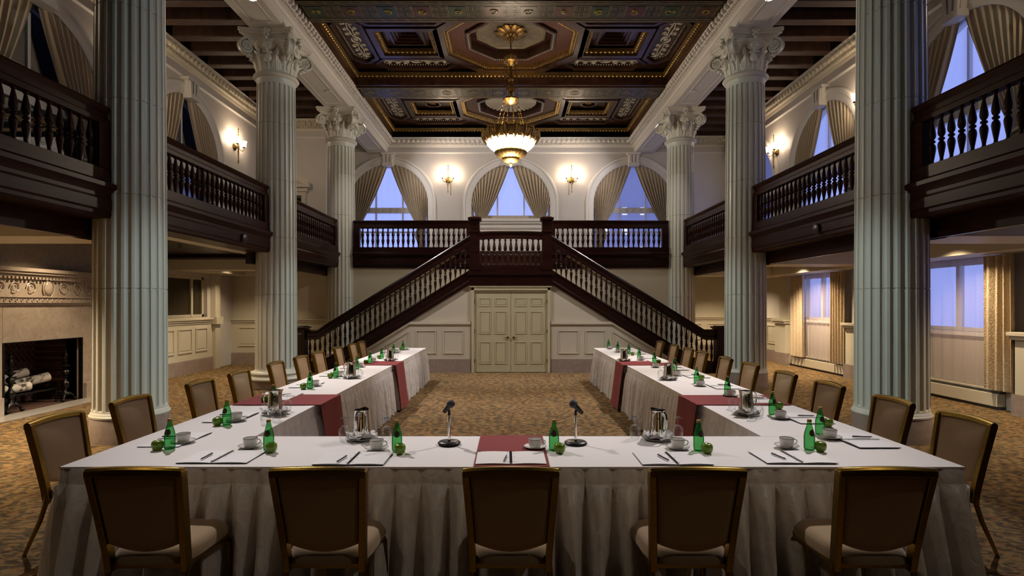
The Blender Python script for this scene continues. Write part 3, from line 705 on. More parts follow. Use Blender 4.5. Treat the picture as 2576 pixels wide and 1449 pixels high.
for sx in (-1, 1):
    for (a, b) in BAYS:
        fascia((sx*4.95, a, 0), (sx*4.95, b, 0), (-sx, 0, 0), 'gallery_fascia_left' if sx < 0 else 'gallery_fascia_right', not (sx < 0 and a == 7.62))
    for a, b in ((6.87, 7.62), (11.37, 12.12), (15.87, 20.6)):
        MB().box(sx*5.30, sx*5.42, a, b, 2.56, 3.3).build('gallery_fascia_left' if sx < 0 else 'gallery_fascia_right', M['wood'], kind='structure', smooth=0)
fascia((-4.55, 16.05, 0), (-1.15, 16.05, 0), (0, -1, 0), 'gallery_fascia_rear'); fascia((1.15, 16.05, 0), (4.55, 16.05, 0), (0, -1, 0), 'gallery_fascia_rear')
# small square fittings in the fascia recess
# ------------------------------------------------------------------ columns
CY = (7.25, 11.75, 16.25); CX = 4.95
def shaft_mesh():
    nf, US = 24, (-1, -.80, -.705, -.695, -.5, -.22, .08, .36, .60, .695, .705, .80); per = len(US); n = nf*per; zs = []; z0, z1, fr = .40, 6.28, .045
    zs = [.42, .46, .50, .54]
    e = [z0 + fr*(1-cos(t)) for t in (0, .5, .9, 1.25, 1.57)]
    zs = [.34, .36, .385] + e
    J = (1.93, 3.11, 4.29, 5.47)
    for j in J: zs += [j-.008, j-.004, j+.004, j+.008]
    zs += [6.28 - fr*(1-cos(t)) for t in (1.57, 1.25, .9, .5, 0)] + [6.34, 6.40]
    zs = sorted(zs); vs = []; fs = []
    for z in zs:
        k = max(0, z-.42)/6; R = .415 - .036*k**1.6
        if z < .385: R += .015
        if z > 6.36: R += .012
        act = 0
        if z0 <= z <= z1:
            q = min(z-z0, z1-z)/fr; act = 1 if q >= 1 else sqrt(max(0, 1-(1-q)**2))
        jg = .010 if any(abs(z-j) < .006 for j in J) else 0
        for i in range(n):
            u = US[i % per]; a = 2*pi/nf*((i//per) + (u+1)/2)      # -1..1 inside one flute unit
            w = .70*act; d = .010+.020*sqrt(max(0, 1-(u/w)**2)) if w > 0 and abs(u) < w else 0
            r = R - d - jg; vs.append((r*cos(a+.13), r*sin(a+.13), z))
    for j in range(len(zs)-1):
        for i in range(n):
            k = (i+1) % n; fs.append((j*n+i, j*n+k, (j+1)*n+k, (j+1)*n+i))
    mb = MB(); mb.add(vs, fs); return mb.mesh('shaft', M['column'], 30)
SH = shaft_mesh()
def acanthus(w, h, n=9):
    mb = MB()
    def f(u, v):
        s = u*2-1; wd = w*(.62+.38*sin(pi*min(1, v*1.25)))*(1-.55*max(0, v-.75)/.25)
        x = s*wd*(1+.10*sin(v*n*pi)*abs(s)); out = .02 + .05*v + .11*max(0, v-.6)**1.6*4*(1-.3*abs(s)) - .03*abs(s) + .012*abs(cos(s*pi*2.5)); z = h*v - .10*max(0, v-.82)*4*h
        return (x, -out, z)
    mb.grid(f, 12, 12); return mb
def capital_meshes():
    bell = MB().lathe([(.385, 6.40), (.43, 6.42), (.455, 6.46), (.43, 6.50), (.39, 6.515), (.375, 6.53), (.375, 6.80), (.385, 6.92), (.41, 7.02), (.44, 7.08), (.44, 7.15)], 40, cap=False)
    ab = MB()
    def outline(a, c, k):
        pts = []
        for s in range(4):
            for j in range(-8, 9):
                t = j/8; x = t*(a-k); y = -(a - c*(1-t*t)); an = s*pi/2
                pts.append((x*cos(an)-y*sin(an), x*sin(an)+y*cos(an)))
        return pts
    for (a, z0, z1) in ((.47, 7.13, 7.19), (.49, 7.19, 7.22), (.54, 7.22, 7.27), (.56, 7.27, 7.33)): ab.poly(outline(a, .085, .03), z0, z1)
    lv = MB(); l0 = acanthus(.10, .30); l1 = acanthus(.085, .42)
    for i in range(8):
        a = 2*pi*i/8+pi/8
        lv.add(l0.v, l0.f, Tr(0, 0, 6.52, rz=a) @ Matrix.Translation((0, -.36, 0)))
        lv.add(l1.v, l1.f, Tr(0, 0, 6.52, rz=a+pi/8) @ Matrix.Translation((0, -.35, 0)))
    orn = MB()                                       # shield, flower and husk, facing -y
    orn.ell((0, -.43, 7.00), (.16, .05, .10), 12, 8); orn.ell((0, -.41, 6.76), (.085, .06, .10), 12, 8); orn.box(-.09, .09, -.48, -.40, 6.85, 6.875)
    for (x, z, r) in ((0, 7.24, .05), (-.05, 7.28, .035), (.05, 7.28, .035), (-.04, 7.20, .03), (.04, 7.20, .03), (0, 7.30, .04), (0, 7.14, .035)): orn.ell((x, -.50, z), (r, .045, r), 8, 6)
    for sx in (-1, 1):
        orn.ell((sx*.06, -.475, 6.99), (.04, .02, .04), 8, 5); orn.ell((sx*.19, -.41, 6.90), (.03, .03, .09), 8, 5)
    vol = MB(); cyv, cz, R0 = -.615, 6.975, .15        # diagonal scroll in the y-z plane, -y along the diagonal
    pts = []; R = []
    for k in range(40):
        t = k/39; a = radians(100) + t*2*pi*1.6; r = R0*(1-.62*t); pts.append((0, cyv + r*cos(a), cz + r*sin(a))); R.append(.026*(1-.4*t))
    for dx in (-.052, .052): vol.tube([(dx, p[1], p[2]) for p in pts], R, 6)
    n = 20
    def bp(q):
        if q < .4: w = q/.4; return (-.38 - .235*w, 6.82 + .305*w**.6)
        a = radians(90) + (q-.4)/.6*radians(290); return (cyv + R0*cos(a), cz + R0*sin(a))
    for k in range(n):
        (ya, za), (yb, zb) = bp(k/n), bp((k+1)/n); vol.add([(-.06, ya, za), (.06, ya, za), (.06, yb, zb), (-.06, yb, zb)], [(0, 1, 2, 3)])
    disc = MB().lathe([(.0, -.050), (.085, -.050), (.088, -.04), (.13, -.035), (.13, .035), (.088, .04), (.085, .050), (.0, .050)], 20, cap=False)
    vol.add(disc.v, disc.f, Matrix.Translation((0, cyv, cz)) @ Matrix.Rotation(pi/2, 4, 'Y'))
    for sx in (-1, 1):
        for q in range(6):
            a = q*pi/3; vol.ell((sx*.06, cyv+.048*cos(a), cz+.048*sin(a)), (.014, .023, .023), 6, 4)
        vol.ell((sx*.065, cyv, cz), (.014, .02, .02), 6, 4)
    vol.ell((0, cyv+.05, cz-.17), (.045, .06, .04), 8, 5); vol.ell((0, cyv+.10, cz-.22), (.03, .04, .04), 8, 5)
    return [('bell', bell), ('abacus', ab), ('acanthus_leaves', lv), ('shield_ornament', orn), ('volute', vol)]
CAP = [(n, b.mesh(n, M['plaster'], 40)) for n, b in capital_meshes()]
def column(x, y, label, attic=False):
    t = thing('column', label, 'column', (x, y, 0), 0, 'fluted columns along the nave'); t['kind'] = 'thing'
    if attic:
        MB().box(-.48, .48, -.48, .48, 0, .15).build('plinth', M['marble_base'], t, bevel=.01)
        MB().lathe([(.47, .15), (.53, .16), (.56, .20), (.535, .24), (.49, .25), (.47, .265), (.475, .28), (.50, .29), (.51, .31), (.495, .335), (.45, .345), (.43, .36)], 48).build('torus_base', M['column'], t)
    else:
        MB().lathe([(.438, 0), (.438, .30), (.434, .31), (.43, .312)], 48).build('plinth', M['marble_base'], t)
        MB().lathe([(.43, .312), (.445, .315), (.447, .335), (.432, .35), (.43, .36)], 48).build('torus_base', M['column'], t)
    o = bpy.data.objects.new('shaft', SH); COL.objects.link(o); o.parent = t
    c0 = None
    for n, me in CAP:
        for k in range(4 if n in ('shield_ornament', 'volute') else 1):
            o = bpy.data.objects.new('capital' if c0 is None else n, me); COL.objects.link(o); o.parent = t if c0 is None else c0
            o.rotation_euler = (0, 0, k*pi/2 + (pi/4 if n == 'volute' else 0))
            if c0 is None: c0 = o
    return t
nm = ['fluted white column at the left foreground, beside the fireplace', 'fluted column on a round torus base, middle of the left row', 'fluted column farthest back on the left, behind the staircase foot',
      'fluted column at the right foreground, beside the gold-curtained window', 'fluted column on a grey plinth, middle of the right row', 'fluted column farthest back on the right, behind the staircase foot']
for i, sx in enumerate((-1, 1)):
    for k, y in enumerate(CY): column(sx*CX, y, nm[i*3+k], attic=(i == 0 and k == 1))

# ------------------------------------------------------------------ balustrades
BP = [(0, .66), (.04, .66), (.055, .44), (.10, .46), (.2, .70), (.32, .96), (.37, 1), (.42, .85), (.455, .52), (.468, .46), (.478, .76), (.50, .88), (.522, .76), (.532, .46), (.545, .52), (.58, .85), (.63, 1), (.68, .96), (.80, .70), (.90, .44), (.93, .40), (.95, .64), (1, .64)]
def baluster_mesh(h, R=.040, m='wood'): return MB().lathe([(r*R, z*h) for z, r in BP], 12).mesh('baluster', M[m], 50)
BG2 = baluster_mesh(.56, .040, 'wood_g'); BG, BS, BLn = baluster_mesh(.56, .045), baluster_mesh(.64, .036), baluster_mesh(.66, .044)
def put(me, name, parent, loc):
    o = bpy.data.objects.new(name, me); COL.objects.link(o); o.parent = parent; o.location = loc; return o
RAIL = [(-.055, -.23), (.055, -.23), (.055, -.17), (.035, -.15), (.035, -.09), (.055, -.07), (.07, -.03), (.06, -.005), (.03, 0), (-.03, 0), (-.06, -.005), (-.07, -.03), (-.055, -.07), (-.035, -.09), (-.035, -.15), (-.055, -.17)]
def gallery(label, p0, p1, out, first=None):
    P0, P1 = Vector(p0), Vector(p1); t = thing('balustrade', label, 'balustrade', (P0.x, P0.y, 3.38), 0, 'turned balustrades of the gallery')
    d = P1-P0; L = d.length; u = d/L; n = max(2, round((L-.36)/.147))
    run(MB(), RAIL, (0, 0, 0), (1, 0, 0), (0, 1, 0))
    mb = MB(); mb.sweep([(a, z+.78) for a, z in RAIL], [(0, 0, 0), tuple(d)], [out, out]); wm = M['wood'] if 'rear' in label else M['wood_g']; mb.build('handrail', wm, t)
    for e in (0.0, L-.18):
        q = u*(e+.09); mb = MB(); w = .07
        mb.box(q.x-(.09 if abs(u.x) > .5 else w), q.x+(.09 if abs(u.x) > .5 else w), q.y-(.09 if abs(u.y) > .5 else w), q.y+(.09 if abs(u.y) > .5 else w), 0, .56); mb.build('end_post', wm, t, smooth=0, bevel=.008)
    for i in range(n):
        q = u*(.18+(i+.5)*(L-.36)/n)
        if (P0+q).y < 4.6: continue
        put(BG if 'rear' in label else BG2, 'baluster', t, (q.x, q.y, 0))
    return t
gl = [['gallery railing nearest the camera on the left, above the fireplace', 'gallery railing between the first and second columns on the left', 'gallery railing between the second and farthest columns on the left'],
      ['gallery railing nearest the camera on the right, backed by a blue window', 'gallery railing between the first and second columns on the right', 'gallery railing between the second and farthest columns on the right']]
for i, sx in enumerate((-1, 1)):
    for k, (a, b) in enumerate(BAYS): gallery(gl[i][k], (sx*5.01, max(a, 3.9) if k == 0 else a, 0), (sx*5.01, b, 0), (-sx, 0, 0))
gallery('rear gallery railing on the left of the stair landing', (-4.54, 16.11, 0), (-1.10, 16.11, 0), (0, -1, 0))
gallery('rear gallery railing on the right of the stair landing', (1.10, 16.11, 0), (4.54, 16.11, 0), (0, -1, 0))

# ------------------------------------------------------------------ double staircase
st = thing('staircase', 'double dark wood staircase rising from both sides to a central landing', 'staircase', (0, 14.1, 0)); st['kind'] = 'thing'
SL = .618
for sx in (-1, 1):
    hr = MB(); R2 = [(a, z*1.12) for a, z in RAIL]
    hr.sweep(R2, [(sx*1.03, 0, 3.49), (sx*4.89, 0, 1.10), (sx*5.19, 0, 1.10)], [(0, -1, 0)]*3); hr.build('handrail', M['wood'], st)
    sg = MB()                                # closed stringer
    prof = [(-.05, -.37), (.03, -.37), (.03, -.33), (.045, -.31), (.045, -.27), (.02, -.25), (.02, -.06), (.045, -.04), (.055, 0), (-.07, 0), (-.07, -.37)]
    sg.sweep(prof, [(sx*1.03, 0, 2.61), (sx*4.62, 0, 2.61-SL*3.59)], [(0, -1, 0)]*2)
    sg.sweep([(-.05, -.12), (.03, -.12), (.045, 0), (-.07, 0)], [(sx*4.60, 0, .40), (sx*5.25, 0, .26)], [(0, -1, 0)]*2)
    sg.box(sx*4.45, sx*5.25, -.01, .06, 0, .30)
    sg.build('stringer', M['wood'], st)
    n = 30
    for i in range(n):
        x = 1.15+i*.127; z = 3.49 - SL*(x-1.03) - .26
        put(BS, 'baluster', st, (sx*x, 0, z-.64))
    for i in range(3): put(BS, 'baluster', st, (sx*(1.15+(n+i)*.127), 0, .21))
    nw = MB(); nw.box(sx*5.18, sx*5.46, -.14, .14, 0, 1.10); nw.box(sx*5.15, sx*5.49, -.17, .17, 1.10, 1.13); nw.box(sx*5.12, sx*5.52, -.20, .20, 1.13, 1.17); nw.box(sx*5.17, sx*5.47, -.15, .15, 1.17, 1.19); nw.box(sx*5.15, sx*5.49, -.17, .17, 0, .22); nw.box(sx*5.23, sx*5.41, -.15, .15, .32, 1.0)
    nw.build('newel_post', M['wood'], st, smooth=0, bevel=.008)
    nw = MB(); nw.box(sx*.79, sx*1.04, -.05, .20, 2.21, 3.85); nw.box(sx*.76, sx*1.07, -.08, .23, 3.85, 3.88); nw.box(sx*.745, sx*1.085, -.095, .245, 3.88, 3.93); nw.box(sx*.79, sx*1.04, -.05, .20, 3.93, 3.95); nw.box(sx*.77, sx*1.06, -.07, .22, 3.56, 3.59); nw.box(sx*.77, sx*1.06, -.07, .22, 2.60, 2.80)
    nw.build('newel_post', M['wood'], st, smooth=0, bevel=.006)
    steps = MB()
    for i in range(14):
        x1 = 1.05+.28*(i+1); z = 2.60-.173*(i+1)
        if z > .1: steps.box(sx*(x1-.29), sx*x1, .09, 1.96, max(0, z-.30), z)
    steps.build('steps', M['wood_h'], st, smooth=0)
    wr = MB(); wr.tube([(sx*1.3, 1.90, 3.30), (sx*4.8, 1.90, 1.14)], .022, 8)
    for x in (1.7, 2.9, 4.1): wr.tube([(sx*x, 1.90, 3.30-.617*(x-1.3)-.03), (sx*x, 1.98, 3.30-.617*(x-1.3)-.07)], .012, 6)
    wr.build('wall_handrail', M['brass'], st)
ld = MB(); ld.box(-1.05, 1.05, .10, 1.98, 2.42, 2.62); ld.box(-1.06, 1.06, -.06, .12, 2.21, 2.50); ld.box(-1.10, 1.10, -.11, .12, 2.47, 2.53); ld.box(-1.08, 1.08, -.085, .12, 2.53, 2.56); ld.box(-.80, .80, -.05, .08, 2.56, 2.70); ld.box(-.80, .80, -.03, .06, 2.70, 2.73)
ld.build('landing', M['wood'], st, smooth=0, bevel=.006)
for i in range(4): pass
up = MB()
for i in range(4): up.box(-1.05, 1.05, 1.98+.28*i-.6, 2.27+.28*i-.6, 2.62, 2.62+.17*(i+1))
up.box(-1.09, 1.09, 1.98+.28*4-.6, 2.55, 3.1, 3.3); up.build('upper_steps', M['wood_h'], st, smooth=0)
hr = MB(); path = [(-.80+1.6*i/12, 0, 3.57+.025*(1-((i-6)/6)**2)) for i in range(13)]; hr.sweep([(a, z*.85) for a, z in RAIL], path, [(0, -1, 0)]*13); hr.build('handrail', M['wood'], st)
for i in range(11): put(BLn, 'baluster', st, (-.70+i*.14, 0, 2.725))

# spandrel wall below the staircase, with the double door
sp = MB(); Y = 14.16; th = .06
def spz(x): return 2.25 - SL*(abs(x)-1.03) if abs(x) > 1.03 else 2.25
def sppoly(pts): 
    n = len(pts); sp.add([(x, Y, z) for x, z in pts] + [(x, Y+th, z) for x, z in pts], [tuple(range(n)), tuple(reversed(range(n, 2*n)))] + [(i, n+i, n+(i+1) % n, (i+1) % n) for i in range(n)])
for sx in (-1, 1): sppoly([(sx*.93, 0), (sx*4.67, 0), (sx*4.67, .03), (sx*1.03, 2.25), (sx*.93, 2.25)])
sppoly([(-.93, 2.05), (.93, 2.05), (.93, 2.25), (-.93, 2.25)])
sp.build('wall_under_stairs', M['wall_lower'], kind='structure', smooth=0)
wn = MB(); bs = MB()
for sx in (-1, 1):
    def pl(mb, pts, t0, t1):
        n = len(pts); mb.add([(sx*x, Y-t1, z) for x, z in pts] + [(sx*x, Y-t0, z) for x, z in pts], [tuple(range(n)), tuple(reversed(range(n, 2*n)))] + [(i, n+i, n+(i+1) % n, (i+1) % n) for i in range(n)])
    top = lambda x, o=0: min(1.26, 2.25-SL*(x-1.03)-.02-o)
    xk = 1.03+(2.23-1.26)/SL
    pl(wn, [(1.02, .34), (4.05, .34), (xk, 1.26), (1.02, 1.26)], 0, .03)
    for (o0, o1, t) in ((.0, .07, .075), (.07, .10, .05)):
        pl(wn, [(1.02, 1.30-o0), (1.02, 1.30-o1), (xk-.02, 1.30-o1), (4.06, .38-o1), (4.12, .38-o0), (xk, 1.30-o0)], 0, t)
    def frame(pts):
        c = Vector((sum(p[0] for p in pts)/len(pts), sum(p[1] for p in pts)/len(pts)))
        inn = [tuple(c+(Vector(p)-c)*.9) for p in pts]; n = len(pts)
        for i in range(n): pl(wn, [pts[i], pts[(i+1) % n], inn[(i+1) % n], inn[i]], .03, .048)
    frame([(1.20, .48), (1.72, .48), (1.72, 1.08), (1.20, 1.08)]); frame([(1.89, .48), (2.41, .48), (2.41, 1.08), (1.89, 1.08)]); frame([(2.58, .48), (3.50, .48), (2.60, 1.04), (2.58, 1.04)])
    bs.box(sx*1.02, sx*4.10, Y-.05, Y, 0, .335)
wn.build('trim_20', M['wall_lower'], kind='structure', smooth=0); bs.build('baseboard_under_stairs', M['marble_base'], kind='structure', smooth=0)
dc = MB()
for sx in (-1, 1): dc.box(sx*.93, sx*1.00, Y-.075, Y+.06, 0, 2.18); dc.box(sx*.905, sx*.945, Y-.045, Y+.06, 0, 2.09)
dc.box(-1.0, 1.0, Y-.075, Y+.06, 2.09, 2.18); dc.box(-.93, .93, Y-.045, Y+.06, 2.05, 2.10); dc.box(-1.03, 1.03, Y-.10, Y+.06, 2.165, 2.21)
dd = dc.build('door_1', M['door'], kind='structure', smooth=0, bevel=.004)
for sx in (-1, 1):
    lf = MB(); lf.box(sx*.004, sx*.905, Y-.005, Y+.035, .01, 2.05)
    leaf = lf.build('door_leaf', M['door'], dd, smooth=0, bevel=.003)
    pn = MB()
    for (x0, x1) in ((.10, .41), (.50, .81)):
        for (z0, z1) in ((.22, .79), (.98, 1.56), (1.68, 1.90)):
            pn.polyring([(sx*x0, z0), (sx*x1, z0), (sx*x1, z1), (sx*x0, z1)], [(sx*(x0+.025), z0+.025), (sx*(x1-.025), z0+.025), (sx*(x1-.025), z1-.025), (sx*(x0+.025), z1-.025)], 0, .014, Matrix.Translation((0, Y-.005, 0)) @ Matrix.Rotation(pi/2, 4, 'X'))
            pn.box(sx*(x0+.045), sx*(x1-.045), Y-.012, Y-.005, z0+.045, z1-.045)
    pn.build('door_panel', M['door'], leaf, smooth=0, bevel=.002)
    kb = MB().lathe([(.0, 0), (.022, .005), (.028, .02), (.022, .035), (.01, .04), (.01, .055), (.03, .058), (.03, .064)], 14, T=Matrix.Translation((sx*.07, Y-.068, .89)) @ Matrix.Rotation(-pi/2, 4, 'X')); kb.box(sx*.07, sx*.15, Y-.05, Y-.035, .88, .90)
    kb.build('door_handle', M['brass'], leaf)
    for z in (.30, 1.05, 1.80): MB().lathe([(.012, -.05), (.012, .05)], 8, c=(sx*.915, Y-.06, z)).build('hinge', M['brass'], leaf)

# ------------------------------------------------------------------ curtains
def drape(m, c, sd, zt, nm_, label, group, w0=1.36, w1=.30, zbot=3.42, matn='drape', tz=.035):
    mb = MB(); n = 12; rr = random.Random(int(c*31+sd*7+zt))
    ph = [rr.uniform(-.5, .5) for _ in range(40)]
    def pleat(s): return sin(2*pi*n*s + .8*sin(5*s+ph[0]*3))
    def f(u, v):
        th = (u**.85)*pi/2*.985; ax, az = AR*cos(th)*.995, ASP+AR*sin(th)*.995 - .0
        bx = w0 - u*w1; k = v**(.80+.25*u)
        x = ax + (bx-ax)*k + .05*sin(pi*v)*(u-.2)*-1; z = az + (zt-az)*v
        am = .018+.030*sin(pi*min(1, v*.85+.15))
        return m(c+sd*x, tz-.035-am*pleat(u)-.05*v, z)
    mb.grid(f, 130, 22)
    if zbot < zt:
        def g(u, v):
            x = w0 - u*w1*(1+.35*sin(pi*min(1, v*2))) + .02; return m(c+sd*x, tz-.085-.03*pleat(u), zt+(zbot-zt)*v)
        mb.grid(g, 60, 6)
    t = thing('drape', label, 'curtain', m(c+sd*w0, 0, zbot), 0, group)
    inv = Matrix.Translation(-Vector(m(c+sd*w0, 0, zbot)))
    mb.v = [tuple(inv @ Vector(p)) for p in mb.v]
    o = mb.build('drape_panel', M[matn], t, smooth=60)
    tb = MB(); q = []
    for k in range(12):
        a = 2*pi*k/12; q.append(tuple(inv @ Vector(m(c+sd*(w0-w1/2+(w1/2+.05)*cos(a)), tz-.085+.075*sin(a), zt+.04*cos(a)))))
    tb.tube(q, .025, 6, closed=True); tb.build('tieback', M[matn], t)
def sheerp(m, c, sill, label, group, tt=.085):
    mb = MB()
    def f(u, v):
        x = (-1+2*u)*(AR-.03); zt = ASP+sqrt(max(0, (AR-.03)**2-x*x)); z = zt+(sill+.06-zt)*v
        return m(c+x, tt+.012*sin(u*70), z)
    mb.grid(f, 80, 6); o = mb.build('sheer_curtain', M['sheer'], smooth=60); tag(o, label, 'curtain', group)
hm = MB(); hm.grid(lambda u, v: (-1.40+2.8*u, YB+.08+.014*sin(u*75), 4.95+.10*v), 90, 2); tag(hm.build('sheer_hem', M['drape'], smooth=60), 'tan gathered hem at the foot of the centre rear sheer', 'curtain')
DB = [('left', -4.54, 4.60, 3.42), ('centre', 0, 4.82, 4.55), ('right', 4.54, 4.60, 3.42)]
for (nm_, c, zt, zb) in DB:
    for sd, s in ((-1, 'left'), (1, 'right')):
        drape(mB, c, sd, zt, nm_, 'tied-back beige drape on the %s side of the %s rear arched window' % (s, nm_), 'beige drapes in the arched windows', zbot=zb, w0=1.36 if c else 1.26)
    sheerp(mB, c, 3.6 if c else 4.88, 'blue-lit white sheer in the %s rear arched window' % nm_, 'sheers in the arched windows')
for (c, nm_) in ((9.5, 'upper left arch above the fireplace'), (13.9, 'upper left arch between the first two columns')):
    for sd, s in ((-1, 'near'), (1, 'far')): drape(mL, c, sd, 4.5, nm_, 'beige drape on the %s side of the %s' % (s, nm_), 'beige drapes in the arched windows')
drape(mL, 5.0, 1, 4.5, '', 'beige drape at the extreme upper left edge of the view', 'beige drapes in the arched windows')
for (c, nm_) in ((10.0, 'upper right arch nearest the camera'), (14.4, 'upper right arch beside a lit sconce')):
    for sd, s in ((-1, 'near'), (1, 'far')): drape(mR, c, sd, 4.5, nm_, 'beige drape on the %s side of the %s' % (s, nm_), 'beige drapes in the arched windows')
    sheerp(mR, c, 3.6, 'blue-lit sheer in the %s' % nm_, 'sheers in the arched windows')
# ground floor right: damask drapes and gold-white sheers
def flat_drape(a0, a1, z0, z1, matn, name, label, group, n, amp, hem=False, t0=-.20, top=None):
    mb = MB(); rr = random.Random(int(a0*10)); p1, p2 = rr.uniform(0, 6), rr.uniform(0, 6)
    def f(u, v):
        a = a0+(a1-a0)*u; s = sin(2*pi*n*u+p1+.9*sin(3*u+p2)); k = s if abs(s) < .7 else .7*(1 if s > 0 else -1)+.3*s
        return mR(a + .04*(1-v)*sin(6*u+p2)*.5, t0-amp*k*(1 if not hem else .7+.6*v), z1+(z0-z1)*v)
    mb.grid(f, int(24*n), 14); o = mb.build(name, M[matn], smooth=60); tag(o, label, 'curtain', group); return o
flat_drape(8.72, 9.28, .34, 2.53, 'damask', 'damask_drape', 'gold swirl-patterned drape spotlit at the right edge', 'gold damask drapes', 4, .06)
flat_drape(9.26, 11.4, .37, 2.53, 'sheer_gold', 'sheer_curtain', 'sheer gold and blue curtain beside the right foreground column', 'ground floor sheers', 9, .025, True, -.14)
flat_drape(13.12, 13.72, .30, 2.53, 'damask', 'damask_drape', 'gold damask drape right of the blue window in the right aisle', 'gold damask drapes', 5, .05)
flat_drape(14.98, 15.75, .30, 2.53, 'damask', 'damask_drape', 'gold damask drape left of the blue window in the right aisle', 'gold damask drapes', 5, .05)
flat_drape(13.62, 15.02, .30, 2.53, 'sheer_gold', 'sheer_curtain', 'sheer curtain between two gold drapes in the right aisle', 'ground floor sheers', 7, .022, True, -.14)
flat_drape(7.15, 7.6, .34, 2.53, 'damask', 'damask_drape', 'gold damask drape beyond the right edge of the view', 'gold damask drapes', 3, .06)
for (a, b, lab) in ((9.1, 11.85, 'cream baseboard heater below the sheer curtain at right'), (13.2, 15.9, 'cream baseboard heater below the far window in the right aisle')):
    t = thing('baseboard_heater', lab, 'heater', (XW-.1, (a+b)/2, 0), 0, 'baseboard heaters'); L = (b-a)/2
    MB().box(-.05, .09, -L, L, .05, .26).box(.0, .09, -L, L, .30, .33).build('heater_cover', M['wall_lower'], t, smooth=0, bevel=.006)
    MB().box(-.0, .09, -L, L, 0, .05).box(.0, .09, -L, L, .26, .30).build('heater_gap_shade', M['grey'], t, smooth=0)  # dark grey strips stand in for the shade in slot and gap

# ------------------------------------------------------------------ outside
t = thing('building', 'grey office building with lit windows seen through the right rear arch', 'building', (8.5, 34, 0))
MB().box(-4.5, 8, 0, 6, -2, 12.5).build('facade', M['building'], t, smooth=0)
for i in range(9):
    for j in range(9):
        if (i*3+j*5) % 7 in (1, 4) : continue
        MB().box(-3.9+i*1.1, -3.9+i*1.1+.30, -.06, .02, 1.2+j*1.2, 1.65+j*1.2).build('lit_window', M['litwin'], t, smooth=0)
t = thing('sky_blocking_wall', 'black wall added outside the upper left windows to block the sky', 'wall', (-9.3, 10, 0)); MB().box(-.3, .3, -12, 12, 0, 12).build('facade', M['black'], t, smooth=0)  # unseen black slab, added so the left windows stay dark
t = thing('street_building', 'building across the street outside the lower right window', 'building', (30, 16, 0)); MB().box(0, 3, -14, 9, -1, 1.6).build('facade', M['building'], t, smooth=0)
for i in range(8): MB().box(-.05, .02, -8+i*2.1, -7.2+i*2.1, .6+.5*(i % 2), 1.2+.5*(i % 2)).build('lit_window', M['litwin'], t, smooth=0)
# ------------------------------------------------------------------ fireplace
FX, F0, F1, FZ = -7.8, 8.56, 10.11, 1.13
t = thing('fireplace', 'large veined tan marble fireplace with carved mantel behind the left column', 'fireplace', (-7.95, 9.33, 0)); t['kind'] = 'thing'
T0 = Matrix.Translation((7.95, -9.33, 0))
def fb(nm_, m, boxes, bevel=0, parent=None, smooth=0):
    mb = MB()
    for b in boxes: mb.box(*b, T=T0)
    return mb.build(nm_, m, parent or t, smooth=smooth, bevel=bevel)
sr = fb('surround', M['marble'], [(-8.1, FX, 7.7, F0-.02, 0, 1.72), (-8.1, FX, F1+.02, 11.0, 0, 1.72), (-8.1, FX, F0-.02, F1+.02, FZ, 1.72), (-8.1, FX+.06, 7.7, F0-.05, 0, .30), (-8.1, FX+.06, F1+.05, 11.0, 0, .30)], .008)
fb('overmantel', M['marble'], [(-8.1, -7.88, 7.7, 11.0, 2.3, 2.86)])
fb('opening_frame', M['iron'], [(FX-.05, FX+.012, F0-.02, F0+.006, 0, FZ+.006), (FX-.05, FX+.012, F1-.006, F1+.02, 0, FZ+.006), (FX-.05, FX+.012, F0, F1, FZ-.006, FZ+.006)])
fr = fb('frieze', M['marble'], [(-8.1, FX+.03, 7.65, 11.05, 1.72, 1.75), (-8.1, FX+.05, 7.62, 11.08, 1.75, 1.84), (-8.1, FX+.07, 7.6, 11.1, 1.84, 1.87), (-8.1, FX+.03, 7.65, 11.05, 1.87, 2.14)], .006)
cv = MB(); X = FX+.035
cv.ell((X+.01, 9.33, 2.0), (.05, .085, .13), 14, 10); cv.tube([(X+.02, 9.33+.11*cos(a*pi/10), 2.0+.15*sin(a*pi/10)) for a in range(20)], .012, 5, closed=True)
for s in (-1, 1):
    for (c, r, k) in ((.32, .10, 1.4), (.62, .09, 1.5), (.88, .09, 1.5), (1.12, .07, 1.3)):
        cv.tube([(X+.012, 9.33+s*(c+r*(1-.6*i/14)*cos(i/14*k*6.28)), 2.0+r*(1-.6*i/14)*sin(i/14*k*6.28)) for i in range(15)], [.011*(1-.5*i/14) for i in range(15)], 5)
        cv.ell((X, 9.33+s*(c+.02), 1.93), (.02, .05, .03), 6, 4); cv.ell((X, 9.33+s*(c-.05), 2.08), (.02, .035, .03), 6, 4)
for i in range(34): cv.tube([(FX+.055, 7.72+i*.1+.025*(1-.05*j)*cos(j*.8), 1.795+.028*(1-.06*j)*sin(j*.8)) for j in range(9)], .006, 4)
cv.v = [tuple(T0 @ Vector(p)) for p in cv.v]; cv.build('carved_relief', M['marble'], fr)
ms = fb('mantel_shelf', M['marble'], [(-8.1, -7.63, 7.45, 11.2, 2.25, 2.31), (-8.1, -7.66, 7.48, 11.17, 2.21, 2.25), (-8.1, -7.70, 7.52, 11.13, 2.17, 2.21), (-8.1, -7.75, 7.56, 11.1, 2.14, 2.17)], .006)
fb('dentil_row', M['marble'], [(-7.76, -7.70, 7.55+i*.07, 7.585+i*.07, 2.135, 2.17) for i in range(50)], 0, ms)
fb('firebox', M['firebrick'], [(-8.75, -8.65, F0-.1, F1+.1, -.05, 1.5), (-8.65, -7.9, F0-.1, F0-.02, -.05, 1.5), (-8.65, -7.9, F1+.02, F1+.1, -.05, 1.5), (-8.65, -7.8, F0-.02, F1+.02, -.1, .012), (-8.75, -7.95, F0-.1, F1+.1, 1.3, 1.5)])
